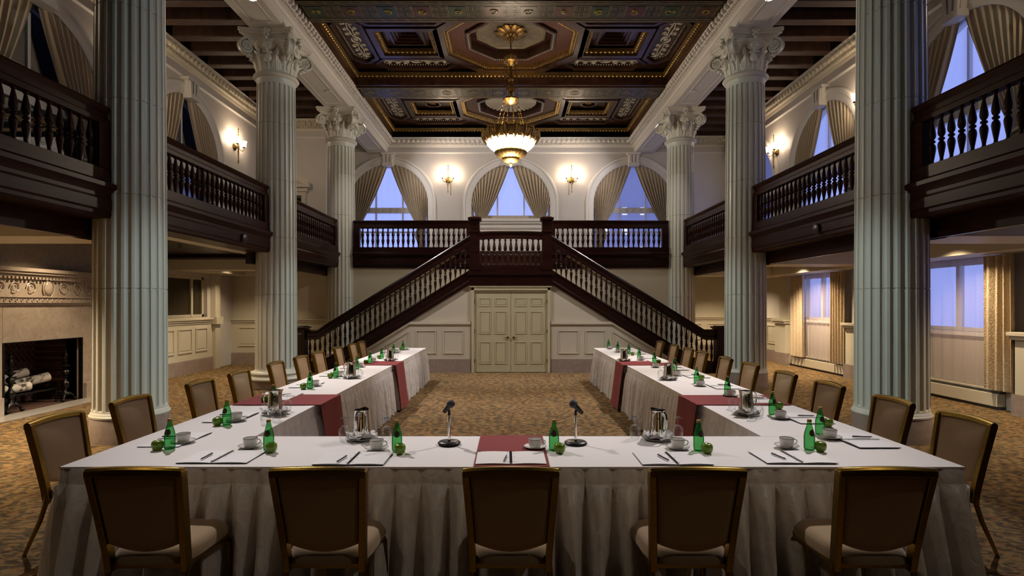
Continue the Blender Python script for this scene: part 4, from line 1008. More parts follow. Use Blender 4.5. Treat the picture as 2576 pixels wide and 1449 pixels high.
fb('hearth_slab', M['hearth'], [(FX, -7.42, 7.5, 11.1, 0, .02)], .004)
lg = [((-8.2, 8.75, .33), (-8.1, 9.35, .36), .075, 'birch log lying low at the front left of the grate'), ((-8.3, 9.30, .38), (-8.15, 9.80, .46), .08, 'birch log lying across the right of the grate'), ((-8.42, 8.80, .45), (-8.4, 9.30, .46), .07, 'birch log at the back left of the grate'), ((-8.45, 9.25, .50), (-8.38, 9.62, .56), .075, 'birch log resting highest at the back of the grate'), ((-8.28, 8.66, .47), (-8.33, 9.05, .50), .06, 'short birch log on top at the left andiron')]
for (a, b, r, lab) in lg:
    o = thing('birch_log', lab, 'log', a, 0, 'birch logs in the fireplace'); d = Vector(b)-Vector(a)
    mb = MB(); mb.tube([(0, 0, 0), tuple(d*.3+Vector((.01, 0, .008))), tuple(d*.7), tuple(d)], [r, r*1.02, r*.97, r*1.03], 14); mb.build('bark', M['birch'], o)
    e = MB(); u = d.normalized(); e.tube([tuple(-u*.003), tuple(u*.002)], r*.93, 14); e.tube([tuple(d-u*.002), tuple(d+u*.003)], r*.93, 14); e.build('cut_end', M['bark_end'], o, smooth=0)
g = thing('fire_grate', 'black iron log grate in the fireplace', 'grate', (-8.25, 9.3, .012)); mb = MB()
for i in range(9): mb.tube([(.2, -.6+i*.15, .22), (-.22, -.6+i*.15, .22)], .012, 6)
for x in (.22, -.2): mb.tube([(x, -.68, .24), (x, .68, .24)], .016, 6)
mb.build('bars', M['iron'], g)
for (x, y) in ((.2, -.55), (.2, .55), (-.18, -.55), (-.18, .55)): MB().tube([(x, y, 0), (x, y, .23)], .014, 6).build('leg', M['iron'], g)
AP = [(.05, .10), (.09, .12), (.04, .16), (.025, .2), (.06, .26), (.065, .32), (.03, .36), (.02, .40), (.045, .43), (.02, .45), (.05, .48), (.065, .52), (.05, .55), (.02, .57), (.045, .60), (.075, .62), (.075, .635), (.03, .65), (.03, .68), (.06, .70), (.02, .72), (.035, .76), (.045, .80), (.03, .85), (.015, .87), (.028, .89), (.025, .91), (.012, .92), (.014, .95), (.0, .97)]
for (y, lab) in ((8.84, 'tall turned black andiron at the left of the fireplace'), (9.93, 'tall turned black andiron at the right of the fireplace')):
    o = thing('andiron', lab, 'andiron', (-7.95, y, .012), 0, 'andirons'); MB().lathe(AP, 16).build('turned_post', M['iron'], o)
    for s in (-1, 1):
        MB().tube([(0, 0, .12), (.03, s*.05, .13), (.06, s*.10, .09), (.07, s*.13, .03)], [.03, .028, .022, .02], 8).ell((.07, s*.135, .03), (.035, .035, .03), 8, 6).build('scroll_foot', M['iron'], o)
    MB().tube([(-.02, 0, .14), (-.45, 0, .14), (-.5, 0, .02)], .015, 6).build('log_bar', M['iron'], o)

# ------------------------------------------------------------------ lamps
def shade_me():
    return MB().lathe([(.035, 0), (.05, .01), (.06, .04), (.062, .09), (.068, .13), (.085, .17), (.082, .17), (.06, .125), (.052, .08), (.045, .03), (.02, .012)], 18, cap=False).mesh('glass_shade', M['shade'], 60)
SHD = shade_me()
def sconce(x, y, rz, label, power=10):
    t = thing('wall_sconce', label, 'sconce', (x, y, 6.35), rz, 'twin-light brass wall sconces')   # local -y faces the room
    MB().lathe([(.0, 0), (.11, .005), (.115, .02), (.08, .04), (.06, .06), (.03, .075), (0, .08)], 20, T=Matrix.Rotation(pi/2, 4, 'X')).build('back_plate', M['brass'], t)
    MB().lathe([(.0, -.50), (.018, -.49), (.022, -.42), (.012, -.38), (.020, -.30), (.022, -.18), (.030, -.14), (.018, -.10), (.03, -.02), (.035, .02), (.018, .08), (.012, .30), (.022, .34), (.012, .37), (.03, .40), (.012, .42), (.01, .48), (.018, .50), (0, .56)], 10, c=(0, -.12, 0)).build('torch_stem', M['brass'], t)
    for s in (-1, 1):
        MB().tube([(s*.02, -.12, -.02), (s*.08, -.14, -.09), (s*.16, -.17, -.09), (s*.20, -.19, -.03), (s*.20, -.19, .02)], .010, 6).tube([(s*.13, -.16, -.09), (s*.16, -.17, -.03), (s*.13, -.16, -.01)], .007, 5).build('arm', M['brass'], t)
        c = MB().lathe([(0, 0), (.02, .0), (.045, .02), (.045, .03), (.02, .035)], 12, c=(s*.20, -.19, .015)).build('cup', M['brass'], t)
        put(SHD, 'glass_shade', t, (s*.20, -.19, .04))
    R = Matrix.Rotation(rz, 3, 'Z')
    for s in (-1, 1):
        p = Vector((x, y, 6.35)) + R @ Vector((s*.20, -.19, .30)); lamp('sconce_light', 'POINT', p, power, (1, .78, .55), .05)
        p = Vector((x, y, 6.35)) + R @ Vector((s*.32, -.20, .10)); lamp('sconce_light', 'POINT', p, power*.5, (1, .78, .55), .05)
sconce(-2.32, YB, 0, 'lit brass sconce between the left and centre rear arches'); sconce(2.25, YB, 0, 'lit brass sconce between the centre and right rear arches')
sconce(-XW, 16.3, pi/2, 'lit brass sconce on the upper left wall beside the second column', 11)
sconce(-XW, 11.75, pi/2, 'brass sconce hidden behind the left foreground column', 12); sconce(-XW, 7.2, pi/2, 'brass sconce above the fireplace, beyond the left edge of the view', 12); sconce(XW, 7.8, -pi/2, 'brass sconce beyond the right edge of the view', 8)
sconce(XW, 16.9, -pi/2, 'lit brass sconce on the upper right wall left of the arch', 11)
sconce(XW, 12.6, -pi/2, 'brass sconce half hidden by the right foreground column', 11)

t = thing('chandelier', 'gilded bowl chandelier with glowing glass hanging on chains over the hall', 'chandelier', (0, 13.75, 5.18))
rs = MB().lathe([(.0, 3.30), (.34, 3.30), (.36, 3.27), (.30, 3.25), (.10, 3.22), (.09, 3.14), (.05, 3.06), (.03, 3.0), (0, 3.0)], 40, cap=False)
for k in range(10):
    a = 2*pi*k/10; rs.ell((0, 0, 0), (.15, .095, .035), 10, 7, Matrix.Translation((.27*cos(a), .27*sin(a), 3.235)) @ Matrix.Rotation(a, 4, 'Z') @ Matrix.Rotation(-.25, 4, 'Y'))
    rs.ell((0, 0, 0), (.08, .05, .04), 8, 6, Matrix.Translation((.12*cos(a+.3), .12*sin(a+.3), 3.17)) @ Matrix.Rotation(a+.3, 4, 'Z') @ Matrix.Rotation(-.5, 4, 'Y'))
rs.build('ceiling_rose', M['gold'], t)
MB().tube([(0, 0, 3.05), (0, 0, 2.0)], .016, 8).build('rod', M['brass'], t)
def chain(p0, p1, n, r=.018, th=.0045):
    mb = MB(); P0, P1 = Vector(p0), Vector(p1); d = (P1-P0)/n
    for i in range(n):
        c = P0+d*(i+.5); u = d.normalized(); w = u.orthogonal().normalized() if i % 2 else u.cross(u.orthogonal()).normalized(); l = d.length*.68
        mb.tube([tuple(c+u*l*cos(a*pi/4)+w*r*sin(a*pi/4)) for a in range(8)], th, 4, closed=True)
    return mb
MB().lathe([(0, 2.42), (.05, 2.44), (.11, 2.50), (.16, 2.54), (.17, 2.58), (.12, 2.60), (.14, 2.66), (.06, 2.70), (.03, 2.74), (0, 2.75)], 32, cap=False, lobes=12, amp=.14).build('crown_hub', M['gold'], t)
MB().lathe([(0, 1.62), (.03, 1.66), (.05, 1.72), (.03, 1.76), (.09, 1.82), (.10, 1.90), (.07, 2.0), (.05, 2.05), (.07, 2.10), (.04, 2.2), (.03, 2.42)], 20, cap=False, lobes=8, amp=.12).build('centre_spindle', M['gold'], t)
MB().lathe([(0, 1.48), (.05, 1.50), (.14, 1.56), (.17, 1.60), (.15, 1.64), (.05, 1.66)], 24, cap=False, lobes=8, amp=.2).build('spindle_drop', M['gold'], t)
for k in range(6):
    a = k*pi/3+.25; chain((.13*cos(a), .13*sin(a), 2.50), (.17*cos(a), .17*sin(a), 1.62), 16).build('chain', M['brass'], t)
    chain((.17*cos(a), .17*sin(a), 1.60), (.40*cos(a), .40*sin(a), .78), 16).build('chain', M['brass'], t)
lf = MB()                                     # gilt leaf collar, bowl, lower tiers
MB().lathe([(.60, .82), (.66, .80), (.69, .74), (.67, .66), (.63, .60), (.60, .56), (.585, .57), (.62, .66), (.62, .74), (.58, .80)], 96, cap=False, lobes=28, amp=.035).build('leaf_collar', M['gold'], t)
for k in range(18):
    a = 2*pi*k/18
    for da, w in ((-.10, .030), (0, .050), (.10, .030)):
        b_ = a+da; q = abs(da)*.5; lf.tube([(.60*cos(b_), .60*sin(b_), .80), (.69*cos(b_), .69*sin(b_), .80-q), (.69*cos(b_), .69*sin(b_), .70), (.645*cos(a+da*.7), .645*sin(a+da*.7), .59), (.57*cos(a+da*.25), .57*sin(a+da*.25), .50+q)], [.015, w*.9, w, w*.8, .006], 7)
lf.build('acanthus_leaves', M['gold'], t)
MB().lathe([(.615, .60), (.57, .50), (.50, .42), (.42, .36), (.34, .32), (.30, .31)], 96, cap=False, lobes=48, amp=.03).build('glass_bowl', M['bowl'], t)
MB().lathe([(.28, .38), (.35, .36), (.385, .31), (.36, .25), (.28, .19), (.19, .15), (.15, .15)], 72, cap=False, lobes=20, amp=.07).build('lower_tier', M['gold'], t)
MB().lathe([(.12, .19), (.18, .17), (.19, .12), (.16, .08), (.08, .05), (.03, .04), (.045, .015), (.03, -.02), (0, -.06)], 48, cap=False, lobes=14, amp=.08).build('finial', M['gold'], t)
cl = lamp('chandelier_light', 'POINT', (0, 13.75, 5.92), 120, (1, .84, .66), .12); cl.data.specular_factor = .15
cl = lamp('chandelier_light', 'POINT', (0, 13.75, 4.98), 190, (1, .82, .62), .10); cl.data.specular_factor = .15

def downlight(x, y, z, label, r=.07, on=True):
    t = thing('recessed_downlight', label, 'light', (x, y, z), 0, 'recessed downlights')
    MB().lathe([(r, 0), (r+.015, -.004), (r+.03, -.004), (r+.032, 0)], 24, cap=False).build('trim_ring', M['white'], t)
    MB().lathe([(0, -.002), (r, -.002), (r, 0), (0, 0)], 20, cap=False).build('lens', M['lens'] if on else M['china'], t)
downlight(-4.74, 12.94, 7.315, 'lit downlight under the left beam, behind the second capital'); downlight(4.74, 12.94, 7.315, 'lit downlight under the right beam, behind the second capital')
downlight(-4.78, 14.6, 7.315, 'dim downlight farther along the left beam', .05, False); downlight(4.78, 14.6, 7.315, 'dim downlight farther along the right beam', .05, False)
downlight(-4.74, 10.2, 7.33, 'downlight under the left beam, in front of the second capital'); downlight(4.74, 10.2, 7.33, 'downlight under the right beam, in front of the second capital')
downlight(-5.75, 10.2, 2.858, 'lit downlight in the dark panelled ceiling under the left gallery', .09)
o = thing('sprinkler', 'small ceiling sprinkler under the left gallery', 'sprinkler', (-6.3, 10.6, 2.86)); MB().lathe([(.03, 0), (.03, -.01), (.01, -.02), (.01, -.06), (.03, -.065), (.03, -.07)], 10).build('sprinkler_head', M['grey'], o)
for (x, y, lab) in ((-4.95, 17.3, 'small white box under the far end of the left beam'), (4.9, 17.3, 'small round white detector under the far end of the right beam')):
    o = thing('detector', lab, 'detector', (x, y, 7.33)); MB().lathe([(0, -.05), (.08, -.05), (.10, -.03), (.11, 0)], 20, cap=False).build('housing', M['white'], o)

# ------------------------------------------------------------------ tables
TZ = .75; XL0, XL1, XR0, XR1 = -2.72, -1.92, 1.88, 2.74; Y0, Y1, Y2 = 3.38, 4.14, 12.57
def tp(px, py, z=TZ):                        # where a sight line through the photograph meets the table top
    d = (CH-z)*1400/(py-766); return ((px-1285)/1400*d, d)
def table(label, x0, x1, y0, y1):
    t = thing('conference_table', label, 'table', ((x0+x1)/2, (y0+y1)/2, 0), 0, 'conference tables'); w, h = (x1-x0)/2-.03, (y1-y0)/2-.03
    MB().box(-w, w, -h, h, .715, .738).build('tabletop', M['wood_h'], t, smooth=0)
    for sx in (-1, 1):
        for sy in (-1, 1): MB().tube([(sx*(w-.08), sy*(h-.08), 0), (sx*(w-.08), sy*(h-.08), .715)], .016, 8).build('leg', M['grey'], t)
table('folding table under the cloth nearest the camera', XL0, XR1, Y0, Y1); table('folding table under the left arm of the white table', XL0, XL1, Y1, Y2); table('folding table under the right arm of the white table', XR0, XR1, Y1, Y2)
def cloth(label, x0, x1, y0, y1):
    mb = MB(); nx, ny = max(6, int((x1-x0)/.12)), max(6, int((y1-y0)/.12)); rr = random.Random(int(x0*100))
    P = [(rr.uniform(0, 6), rr.uniform(.8, 3), rr.uniform(.8, 3)) for _ in range(4)]
    def f(u, v):
        x = x0+(x1-x0)*u; y = y0+(y1-y0)*v; e = min(u, 1-u, v, 1-v)
        return (x, y, TZ - .003 + .0012*sum(sin(p+a*x+b*y) for p, a, b in P)*(1 if e > .01 else .2))
    mb.grid(f, nx, ny); mb.box(x0, x1, y0, y0+.004, TZ-.014, TZ-.003); mb.box(x0, x1, y1-.004, y1, TZ-.014, TZ-.003); mb.box(x0, x0+.004, y0, y1, TZ-.014, TZ-.003); mb.box(x1-.004, x1, y0, y1, TZ-.014, TZ-.003)
    o = mb.build('tablecloth', M['cloth'], smooth=60); tag(o, label, 'tablecloth', 'white tablecloths')
cloth('white cloth on the front table, spread full width nearest the camera', XL0-.012, XR1+.012, Y0-.012, Y1+.012)
cloth('white cloth on the long left arm of the table', XL0-.012, XL1+.012, Y1+.012, Y2+.012); cloth('white cloth on the long right arm of the table', XR0-.012, XR1+.012, Y1+.012, Y2+.012)
def skirt(label, path, flare=.05, seed=1, seg=.016, pw=.165, depth=.0095):
    rr = random.Random(seed); P = [Vector((*p, 0)) for p in path]; pts = []; acc = 0
    for a, b in zip(P, P[1:]):
        d = b-a; L = d.length; n = max(1, int(L/seg)); u = d/L; o = Vector((u.y, -u.x, 0))
        for i in range(n+1): pts.append((a+u*L*i/n, o, acc+L*i/n))
        acc += L
    # smooth outward normals over the corners
    outs = []
    for i in range(len(pts)):
        s = Vector((0, 0, 0))
        for j in range(max(0, i-4), min(len(pts), i+5)): s += pts[j][1]
        outs.append(s.normalized())
    rows = [(TZ-.008, 0, .1), (TZ-.012, .004, .5), (TZ-.10, .006, 1), (TZ-.105, .006, 1), (TZ-.115, .012, 2.2), (.50, .3, 4.5), (.36, .5, 5.5), (.22, .7, 6.5), (.10, .88, 7), (.012, 1, 7.5)]
    jit = [rr.uniform(-.35, .35) for _ in range(int(acc/pw)+3)]; amp_ = [rr.uniform(.6, 1.25) for _ in range(len(jit))]
    vs = []; fs = []; m = len(rows)
    for (p, o, s), on in zip(pts, outs):
        q = s/pw; k = int(q); fr_ = q-k
        for (z, fl, am) in rows:
            w = max(0, min(1, (TZ-.1-z)/.6)); ff = (fr_ + jit[k]*w*.35) % 1
            tri_ = 1-abs(2*ff-1)                       # box pleat, edges pinched
            sh = (min(1, tri_*3.2) if z > .6 else (.5-.5*cos(2*pi*ff)))
            off = depth*am*sh*amp_[k] + flare*fl + .006*w*sin(s*23+z*5)
            c = p + on*off; vs.append((c.x, c.y, z + (.006*sin(s*40) if z < .02 else 0)))
    for i in range(len(pts)-1):
        for j in range(m-1): fs.append((i*m+j, (i+1)*m+j, (i+1)*m+j+1, i*m+j+1))
    mb = MB(); mb.add(vs, fs); o = mb.build('table_skirt', M['skirt'], smooth=70); tag(o, label, 'table skirt', 'pleated table skirts')
skirt('pleated ivory satin skirt along the front of the nearest table', [(XL0, Y1-.3), (XL0, Y0), (XR1, Y0), (XR1, Y1-.3)], .05, 1, depth=.024)
skirt('pleated ivory satin skirt around the left arm of the table', [(XL1, Y1+.01), (XL1, Y2), (XL0, Y2), (XL0, Y1-.28)][::-1][::-1] and [(XL0, Y2), (XL0, Y1-.28)], .05, 2)
skirt('pleated ivory satin skirt on the inner side of the left table arm', [(XL1, Y1+.02), (XL1, Y2), (XL0, Y2)], .02, 3, pw=.13, depth=.012)
skirt('pleated ivory satin skirt on the inner side of the right table arm', [(XR1, Y2), (XR0, Y2), (XR0, Y1+.02)], .02, 4, pw=.13, depth=.012)
skirt('pleated ivory satin skirt on the outer side of the right table arm', [(XR1, Y1-.28), (XR1, Y2)], .05, 5)
skirt('pleated ivory satin skirt on the inner side of the front table', [(XR0, Y1), (XL1, Y1)], .02, 6)
# burgundy runners
def runner(label, pts, side):                # pts: rectangle on top, side: drop on the inner edge
    x0, x1, y0, y1 = pts; mb = MB(); z = TZ+.003
    mb.box(x0, x1, y0, y1, z-.001, z+.0015)
    if side == 'r': mb.box(x1, x1+.055, y0, y1, z-.003, z+.0015); mb.grid(lambda u, v: (x1+.058+.095*v+.004*sin(u*9+v*3), y0+(y1-y0)*u, z-.002+(.03-z)*v), 12, 8)
    if side == 'l': mb.box(x0-.055, x0, y0, y1, z-.003, z+.0015); mb.grid(lambda u, v: (x0-.058-.095*v-.004*sin(u*9+v*3), y0+(y1-y0)*u, z-.002+(.03-z)*v), 12, 8)
    if side == 'f': mb.box(x0, x1, y0-.012, y0, z-.003, z+.0015); mb.box(x0, x1, y0-.028, y0-.012, z-.03, z-.001)
    o = mb.build('table_runner', M['runner'], smooth=60); tag(o, label, 'table runner', 'burgundy table runners')
runner('burgundy runner across the middle of the front table', (-.225, .235, Y0-.01, Y1+.01), 'f')
runner('burgundy runner across the left table arm, near the camera', (XL0, XL1+.012, 5.42, 6.04), 'r'); runner('burgundy runner across the left table arm, far end', (XL0, XL1+.012, 8.95, 9.60), 'r')
runner('burgundy runner across the right table arm, near the camera', (XR0-.012, XR1, 5.42, 6.00), 'l'); runner('burgundy runner across the right table arm, far end', (XR0-.012, XR1, 8.95, 9.60), 'l')

# ------------------------------------------------------------------ chairs
def chair():
    t = thing('banquet_chair', 'x', 'chair', (0, 0, 0), 0, 'gold-framed banquet chairs')
    def bx(w, zz): return (-.195 - .105*(zz-.42)/.5)
    fr = MB()
    for s in (-1, 1):
        pts = [(s*.192, -.19, .36), (s*.196, -.205, .46), (s*.208, -.245, .66), (s*.222, -.288, .86), (s*.2235, -.297, .905)]
        for a, b in zip(pts, pts[1:]):
            a, b = Vector(a), Vector(b); w, d_ = .017, .026
            vs = [(q.x+e*w, q.y+f*d_, q.z) for q in (a, b) for (e, f) in ((-1, -1), (1, -1), (1, 1), (-1, 1))]
            fr.add(vs, [(0, 1, 5, 4), (1, 2, 6, 5), (2, 3, 7, 6), (3, 0, 4, 7), (3, 2, 1, 0), (4, 5, 6, 7)])
    N_ = 14
    top = []
    for i in range(N_+1):
        s = i/N_*2-1; top.append((s*.2375, -.30-.022*(1-s*s), .905+.014*(1-s*s)))
    for a, b in zip(top, top[1:]):
        vs = [(q[0], q[1]+f*.024, q[2]+e) for q in (a, b) for (f, e) in ((-1, -.030), (1, -.024), (1, .006), (.4, .014), (-.4, .014), (-1, .002))]
        fr.add(vs, [(0, 6, 7, 1), (1, 7, 8, 2), (2, 8, 9, 3), (3, 9, 10, 4), (4, 10, 11, 5), (5, 11, 6, 0)] + ([(0, 1, 2, 3, 4, 5)] if a is top[0] else []) + ([(11, 10, 9, 8, 7, 6)] if b is top[-1] else []))
    fr.build('back_frame', M['chairgold'], t, smooth=30, bevel=.003)
    pad = MB()
    def pf(side):
        def f(u, v):
            s = u*2-1; zb = .515-.05*(1-s*s); zt = .885+.010*(1-s*s); z = zb+(zt-zb)*v; hw = .182+.030*(z-.45)/.44
            yc = -.20-.094*(z-.44)/.46 - .020*(1-s*s)*v - .004
            e = min(1, min(u, 1-u)*9, min(v, 1-v)*9); e = sqrt(max(0, 1-(1-e)**2)); th = .013*e + (.018*e*(1-s*s)*sin(pi*min(1, v)) if side > 0 else 0)
            return (s*hw, yc+side*th+.004*side, z)
        return f
    pad.grid(pf(1), 20, 20); pad.grid(pf(-1), 20, 20)
    for u in (0, 1): pad.grid(lambda a, v: tuple(Vector(pf(-1)(u, v)).lerp(Vector(pf(1)(u, v)), a)), 1, 20)
    for v in (0, 1): pad.grid(lambda a, u: tuple(Vector(pf(-1)(u, v)).lerp(Vector(pf(1)(u, v)), a)), 1, 20)
    pad.build('backrest', M['backpad'], t, smooth=60)
    st_ = MB()
    def sf(u, v, top=True):
        a, b = u*2-1, v*2-1; r = max(abs(a), abs(b)); 
        L = (abs(a)**4+abs(b)**4)**.25; k = 1 if L < 1e-6 else r/L*1.0; x, y = a*k*1.0, b*k*1.0
        hw = .225+.015*y; e = sqrt(max(0, 1-max(0, (r-.72)/.28)**2))
        return (x*hw, .02+y*.245, (.425+.045*e+.008*(1-r*r)) if top else .40)
    st_.grid(lambda u, v: sf(u, v), 20, 20); st_.grid(lambda u, v: sf(1-u, v, False), 20, 20)
    st_.add([sf(i/20, 0) for i in range(21)] + [sf(i/20, 0, False) for i in range(21)], [(i, i+1, 22+i, 21+i) for i in range(20)])
    st_.add([sf(i/20, 1) for i in range(21)] + [sf(i/20, 1, False) for i in range(21)], [(i, i+1, 22+i, 21+i) for i in range(20)])
    st_.add([sf(0, i/20) for i in range(21)] + [sf(0, i/20, False) for i in range(21)], [(i, i+1, 22+i, 21+i) for i in range(20)])
    st_.add([sf(1, i/20) for i in range(21)] + [sf(1, i/20, False) for i in range(21)], [(i, i+1, 22+i, 21+i) for i in range(20)])
    st_.build('seat', M['seat'], t, smooth=60)
    sfm = MB(); rp = [(.205*sx_, y_) for sx_, y_ in ((-1, -.20), (1, -.20), (1.06, .235), (-1.06, .235))]
    sfm.polyring(rp, [(x*.86, y*.86+.002) for x, y in rp], .372, .402); sfm.build('seat_frame', M['chairgold'], t, smooth=0, bevel=.004)
    for s in (-1, 1):
        MB().tube([(s*.194, -.195, .42), (s*.20, -.20, .36), (s*.205, -.235, .24), (s*.215, -.34, 0)], [.017, .017, .015, .012], 8).build('leg', M['chairgold'], t)
        MB().tube([(s*.195, .10, .375), (s*.205, .19, .37), (s*.208, .225, .34), (s*.212, .24, .20), (s*.215, .245, 0)], [.017, .018, .018, .015, .012], 8).build('leg', M['chairgold'], t)
    return t
C0 = chair(); first = True
def seat_at(x, y, rz, label):
    global first
    if first: C0.location = (x, y, 0); C0.rotation_euler = (0, 0, rz); C0['label'] = label; first = False; return C0
    return dup(C0, (x, y, 0), rz, label)
for x, rz, lab in ((-1.87, .02, 'gold-framed chair at the left end of the front row, seen from behind'), (-.955, .0, 'gold-framed chair second from left in the front row'), (0, 0, 'gold-framed chair at the centre of the front row'),
                   (.925, 0, 'gold-framed chair second from right in the front row'), (1.87, -.02, 'gold-framed chair at the right end of the front row')): seat_at(x, 3.06, rz, lab)
LY = [4.03, 4.83, 5.90, 6.75, 7.80, 8.72, 9.50, 10.60, 11.55, 12.25]; RY = [4.03, 4.80, 5.75, 6.67, 7.65, 8.53, 9.57, 10.30, 11.20, 12.25]
rr = random.Random(3)
for i, y in enumerate(LY): seat_at(-3.00, y, -pi/2+rr.uniform(-.03, .03), '%s gold-framed tan chair along the left table arm' % ORD[i])
for i, y in enumerate(RY): seat_at(3.00, y, pi/2+rr.uniform(-.03, .03), '%s gold-framed brown chair along the right table arm' % ORD[i])

# ------------------------------------------------------------------ tableware
def P_bottle():
    t = thing('water_bottle', 'x', 'bottle', group='green water bottles')
    MB().lathe([(0, 0), (.028, 0), (.0335, .006), (.0345, .03), (.0345, .085), (.032, .11), (.024, .14), (.0175, .16), (.0145, .175), (.0135, .190)], 20, cap=False).build('glass_body', M['bottle'], t, smooth=60)
    MB().lathe([(0, .205), (.013, .205), (.0150, .202), (.0155, .190), (.013, .188)], 14, cap=False).build('gold_cap', M['gold'], t)
    def onb(a, z, r=1.02):
        pr = [(.0345, .085), (.032, .11), (.024, .14), (.0175, .16)]
        R = .0345
        for (r0, z0), (r1, z1) in zip(pr, pr[1:]):
            if z0 <= z <= z1: R = r0+(r1-r0)*(z-z0)/(z1-z0)
        return (R*r*sin(a), -R*r*cos(a), z)
    em = MB(); em.grid(lambda u, v: onb(.62*(sqrt(max(0, 1-(v*2-1)**2)))*(u*2-1), .095+.045*v), 10, 10); em.build('oval_label', M['rim'], t)
    lb = MB()
    for i in range(5): lb.add([onb(-.36+.16*i, .020, 1.03), onb(-.27+.16*i, .020, 1.03), onb(-.27+.16*i, .029, 1.03), onb(-.36+.16*i, .029, 1.03)], [(0, 1, 2, 3)])
    lb.build('pale_lettering', M['china'], t); return t
def P_apple():
    t = thing('apple', 'x', 'apple', group='green apples')
    MB().lathe([(0, .008), (.012, .001), (.022, .0), (.031, .010), (.0365, .028), (.0375, .042), (.034, .056), (.024, .064), (.012, .063), (.004, .056), (0, .054)], 20, cap=False, lobes=5, amp=.03).build('apple_flesh', M['apple'], t, smooth=80)
    MB().tube([(0, 0, .054), (.001, 0, .066), (.004, .001, .074)], .0014, 5).build('stem', M['stem'], t); return t
def P_cup():
    t = thing('coffee_cup', 'x', 'cup', group='white coffee cups')
    MB().lathe([(0, .006), (.022, .003), (.034, .003), (.040, .010), (.0435, .022), (.0455, .045), (.0465, .060), (.0445, .060), (.043, .045), (.040, .022), (.02, .010), (0, .010)], 28, cap=False).build('cup_bowl', M['china'], t, smooth=50)
    MB().lathe([(.0468, .0595), (.0470, .0625), (.0448, .0625), (.0446, .0595)], 28, cap=False).build('rim_band', M['rim'], t)
    MB().tube([(.044, 0, .052), (.056, 0, .054), (.068, 0, .046), (.070, 0, .034), (.060, 0, .022), (.043, 0, .016)], .0038, 7).build('handle', M['china'], t); return t
def P_saucer():
    t = thing('saucer', 'x', 'saucer', group='white saucers')
    MB().lathe([(0, 0), (.028, 0), (.030, .002), (.055, .007), (.078, .014), (.079, .016), (.055, .010), (.03, .005), (0, .005)], 32, cap=False).build('dish', M['china'], t, smooth=50)
    MB().lathe([(.0755, .0134), (.0785, .0152), (.0779, .0168), (.0749, .0148)], 32, cap=False).build('rim_band', M['rim'], t); return t
def P_pad():
    t = thing('notebook', 'x', 'notebook', group='open spiral notepads')
    MB().box(-.2185, .2185, -.1415, .1415, 0, .002).build('cover', M['cover'], t, smooth=0)
    pg = MB()
    for s in (-1, 1): pg.grid(lambda u, v: (s*(.006+.211*u), -.14+.28*v, .0042+.0035*sin(pi*u)), 10, 4); pg.box(s*.006, s*.216, -.1395, .1395, .002, .0035)
    pg.build('pages', M['paper'], t, smooth=50)
    sp_ = MB(); n = 30
    for i in range(n): y = -.13+.26*i/(n-1); sp_.tube([(.008*cos(a*pi/4), y, .004+.007*sin(a*pi/4)) for a in range(8)], .0012, 4, closed=True)
    sp_.build('spiral_binding', M['grey'], t); 
    h = MB()
    for s in (-1, 1):
        for y in (-.1, 0, .1): h.lathe([(0, 0), (.0035, 0), (.0035, .0006)], 8, c=(s*.020, y, .0062))
    h.build('punched_hole', M['grey'], t); return t
def P_pen():
    t = thing('pen', 'x', 'pen', group='dark pens')
    MB().tube([(0, -.068, 0), (0, -.055, 0), (0, .07, 0)], [.0015, .005, .005], 8).build('barrel', M['grey'], t)
    MB().tube([(0, -.058, 0), (0, -.05, 0)], .0056, 8).box(-.0015, .0015, .02, .068, .005, .0075).build('clip', M['chrome'], t); return t
def P_pitcher():
    t = thing('water_pitcher', 'x', 'pitcher', group='polished steel water pitchers')
    mb = MB(); prof = [(0, .002), (.060, 0), (.066, .006), (.0655, .03), (.061, .09), (.055, .15), (.052, .185), (.0535, .20), (.0515, .20), (.050, .185), (.053, .15), (.059, .09), (.060, .02), (0, .015)]
    n = 36; vs = []; fs = []
    for r, z in prof:
        for i in range(n):
            a = 2*pi*i/n; k = max(0, cos(a))**8*(max(0, z-.14)/.06)**1.5 if z > .14 and r > 0 else 0
            vs.append(((r+.020*k)*cos(a), r*sin(a), z+.008*k))
    for j in range(len(prof)-1):
        for i in range(n): q = (i+1) % n; fs.append((j*n+i, j*n+q, (j+1)*n+q, (j+1)*n+i))
    mb.add(vs, fs); mb.build('pitcher_body', M['chrome'], t, smooth=60)
    MB().tube([(-.050, 0, .185), (-.068, 0, .192), (-.088, 0, .172), (-.096, 0, .13), (-.086, 0, .075), (-.060, 0, .055)], [.006, .007, .007, .006, .005, .005], 8).build('handle', M['chrome'], t)
    return t
def P_plate():
    t = thing('plate', 'x', 'plate', group='plates under the pitchers')
    MB().lathe([(0, 0), (.07, 0), (.075, .003), (.113, .012), (.114, .014), (.08, .008), (0, .006)], 36, cap=False).build('dish', M['china'], t, smooth=50)
    MB().lathe([(.1110, .0118), (.1140, .0138), (.1134, .0146), (.1104, .0128)], 36, cap=False).build('rim_band', M['rim'], t); return t
def P_napkin():
    rr_ = random.Random(5); mb = MB()
    def f(u, v):
        x, y = (u*2-1)*.10, (v*2-1)*.10; r = max(abs(u*2-1), abs(v*2-1)); return (x, y, .004 + (.022*abs(sin(9*u+4*v))+.030*abs(sin(5*v-7*u)))*max(0, (r-.5))*1.7)
    mb.grid(f, 24, 24); mb.grid(lambda u, v: tuple(Vector(f(u, v))+Vector((0, 0, -.003))), 24, 24); o = mb.build('napkin', M['napkin'], smooth=60); tag(o, 'x', 'napkin', 'napkins under the pitchers'); return o
